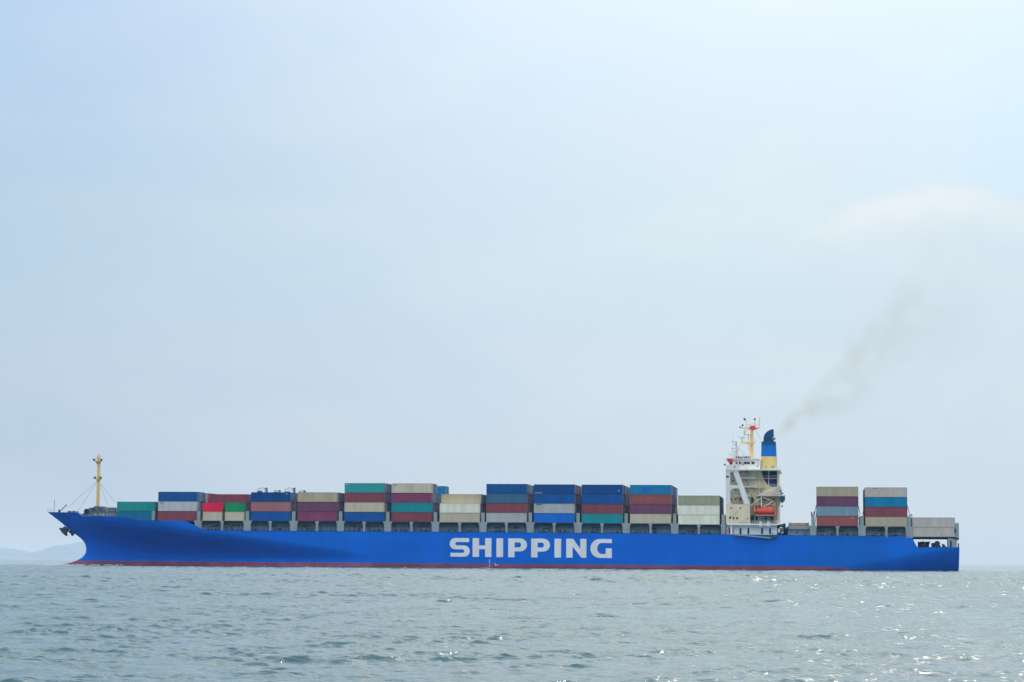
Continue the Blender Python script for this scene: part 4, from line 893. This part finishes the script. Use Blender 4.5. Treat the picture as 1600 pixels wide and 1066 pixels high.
# machinery cargo on top of the fourth and fifth stacks
def machine(lx, rx, ty, by, off, label):
    y = D + off; c = P((lx + rx) / 2, by, y); t = empty('machine_frame', (c[0], y, c[1])); tag(t, label, 'machinery', 'framed machinery carried on top of the containers')
    q = MB(); n = 7; w = rx - lx
    arc_ = [(lx + w * (1 - math.cos(math.pi * k / n)) / 2, by - (by - ty) * math.sin(math.pi * k / n) ** .5) for k in range(n + 1)]
    for yy in (y, y + 2):
        for a, b in zip(arc_[:-1], arc_[1:]): q.ptube(a, b, yy, .09, 5)
        for a in arc_[1:-1:2]: q.ptube(a, (a[0], by), yy, .06, 4)
        q.ptube((lx, by - (by - ty) * .45), (rx, by - (by - ty) * .45), yy, .05, 4)
    for a in arc_[1:-1:2]: p_ = P(*a, y); q.tube((p_[0], y, p_[1]), (p_[0], y + 2, p_[1]), .06, 4)
    q.build('cage', M['bars'], t)
    q = MB(); q.pbox(lx - .3, by - (by - ty) * .32, lx + w * .45, by + .4, y + .2, y + 1.8); q.build('engine_block', M['dark'], t)
    q = MB(); q.pbox(rx - 1, ty - .3, rx + 1.3, by + .4, y + .3, y + 1.6); q.build('counterweight', M['winch'], t)
machine(402, 415.5, 762.4, 769.6, 11, 'dark framed machine on top of the fourth stack, nearest the bow')
machine(428, 436, 766.2, 769.8, 14, 'small low machine on top of the fourth stack, between two taller ones')
machine(444.5, 459, 762.4, 771, 11, 'tall caged machine at the stern end of the fourth stack top')
machine(467, 475, 766.6, 770.5, 20, 'small caged machine peeping over the khaki container on the fifth stack')

# ------------------------------------------------------------------ foam at the bow and along the waterline
def make_foam():
    q = MB(); random.seed(4)
    for k in range(150):
        if k < 120: x = -239 + random.random() ** 2 * 26; 
        else: x = random.uniform(-215, XS)
        y = YC - hb(max(x, xstem(0.1) + .2), .1) - random.uniform(.2, 1.0 if k >= 120 else 2.4); s_ = random.uniform(.2, .55 if k >= 120 else .8)
        q.ball((x, y, random.uniform(.0, .12)), s_, 6, .22 if k >= 120 else .4)
    m = mat('sea_foam_white', (.62, .68, .70), .8, .1, 2, stain_amt=0)
    o = q.build('sea_foam', m); tag(o, 'thin broken foam where the sea meets the hull', 'foam', kind='stuff')
make_foam()

# ------------------------------------------------------------------ funnel smoke
def make_smoke():
    global nt
    pts = [(1207, 680, 1.2), (1214, 676, 1.8), (1228, 668, 2.6), (1243, 656, 3.4), (1262, 643, 4.6), (1285, 630, 5.4), (1310, 606, 6.4), (1330, 582, 8), (1352, 562, 9.0), (1380, 540, 10.5), (1402, 518, 14), (1432, 496, 16.5), (1478, 470, 18.5), (1532, 448, 20), (1600, 424, 21)]
    q = MB(); v = []; n = 16; yy = D + 15
    for i, (x, y, r) in enumerate(pts):
        c = P(x, y, yy); a, b = pts[max(0, i - 1)], pts[min(len(pts) - 1, i + 1)]; A_ = P(a[0], a[1], yy); B_ = P(b[0], b[1], yy); d = Vector((B_[0] - A_[0], 0, B_[1] - A_[1])).normalized(); up = Vector((-d.z, 0, d.x))
        for k in range(n):
            t = 2 * math.pi * k / n; o_ = (up * math.cos(t) + Vector((0, 1, 0)) * math.sin(t)) * (r * 2.0 + 2.5)
            v.append((c[0] + o_.x, yy + o_.y, c[1] + o_.z))
    fs = [(i * n + k, i * n + (k + 1) % n, (i + 1) * n + (k + 1) % n, (i + 1) * n + k) for i in range(len(pts) - 1) for k in range(n)]
    q.add(v, fs, True); q.f.append(tuple(range(n))[::-1]); q.m.append(0); q.sm.append(False); q.f.append(tuple(range(len(v) - n, len(v)))); q.m.append(0); q.sm.append(False)
    m = bpy.data.materials.new('funnel_smoke'); m.use_nodes = True; nt = m.node_tree; nt.nodes.clear()
    g = N('ShaderNodeNewGeometry'); n1 = N('ShaderNodeTexNoise'); L(g.outputs['Position'], n1.inputs[0]); n1.inputs['Scale'].default_value = .14; n1.inputs['Detail'].default_value = 4; n1.inputs['Roughness'].default_value = .6
    s = N('ShaderNodeSeparateXYZ'); L(g.outputs['Position'], s.inputs[0])
    # density falls off from the plume's spine (cubic fit) to nothing at its edge
    sx = np.array([P(p[0], p[1], yy)[0] for p in pts]); sz = np.array([P(p[0], p[1], yy)[1] for p in pts]); X0_ = sx[0]; LX = sx[-1] - sx[0]
    cf = np.polyfit((sx - X0_) / LX, sz, 4)
    u = mth('DIVIDE', mth('SUBTRACT', s.outputs[0], float(X0_)), float(LX))
    h_ = float(cf[0])
    for c_ in cf[1:]: h_ = mth('ADD', mth('MULTIPLY', u, h_), float(c_))
    n2 = N('ShaderNodeTexNoise'); L(g.outputs['Position'], n2.inputs[0]); n2.inputs['Scale'].default_value = .055; n2.inputs['Detail'].default_value = 2
    rf = np.polyfit((sx - X0_) / LX, np.array([p[2] for p in pts]) * 1.65, 2)
    rr = float(rf[0])
    for c_ in rf[1:]: rr = mth('ADD', mth('MULTIPLY', u, rr), float(c_))
    rr = mth('MAXIMUM', rr, .9)
    dz = mth('ADD', mth('SUBTRACT', s.outputs[2], h_), mth('MULTIPLY', mth('SUBTRACT', n2.outputs[0], .5), mth('MULTIPLY', rr, 1.6)))
    dy = mth('SUBTRACT', s.outputs[1], yy)
    dd = mth('DIVIDE', mth('SQRT', mth('ADD', mth('MULTIPLY', dz, dz), mth('MULTIPLY', dy, dy))), rr)
    core = rng(dd, 1.0, .1)
    dens = mth('MULTIPLY', mth('MULTIPLY', core, rng(n1.outputs[0], .40, .64, .05, 1.1)), mth('DIVIDE', .42, mth('ADD', rr, 2.5)))
    dens = mth('MULTIPLY', dens, rng(u, 1.0, .35))
    dens = mth('MULTIPLY', dens, mth('ADD', .8, mth('MULTIPLY', rng(u, .22, .0), 1.4)))
    v_ = N('ShaderNodeVolumePrincipled'); v_.inputs['Color'].default_value = (.52, .46, .24, 1); L(dens, v_.inputs['Density'])
    oo = N('ShaderNodeOutputMaterial'); L(v_.outputs[0], oo.inputs['Volume'])
    o = q.build('smoke', m); import bmesh; b_ = bmesh.new(); b_.from_mesh(o.data); bmesh.ops.recalc_face_normals(b_, faces=b_.faces[:]); b_.to_mesh(o.data); b_.free()
    tag(o, 'thin brown exhaust smoke drifting up and right from the funnel', 'smoke', kind='stuff')
make_smoke()

# ------------------------------------------------------------------ haze
mb = MB(); mb.box(-25000, 25000, -1500, 50000, -4, 400)
hm = bpy.data.materials.new('sea_haze'); hm.use_nodes = True; nt = hm.node_tree; nt.nodes.clear()
v_ = N('ShaderNodeVolumePrincipled'); v_.inputs['Color'].default_value = (.84, .93, 1.0, 1); v_.inputs['Density'].default_value = 2.8e-5
oo = N('ShaderNodeOutputMaterial'); L(v_.outputs[0], oo.inputs['Volume'])
o = mb.build('haze', hm); tag(o, 'pale even sea haze filling the air', 'haze', kind='stuff')
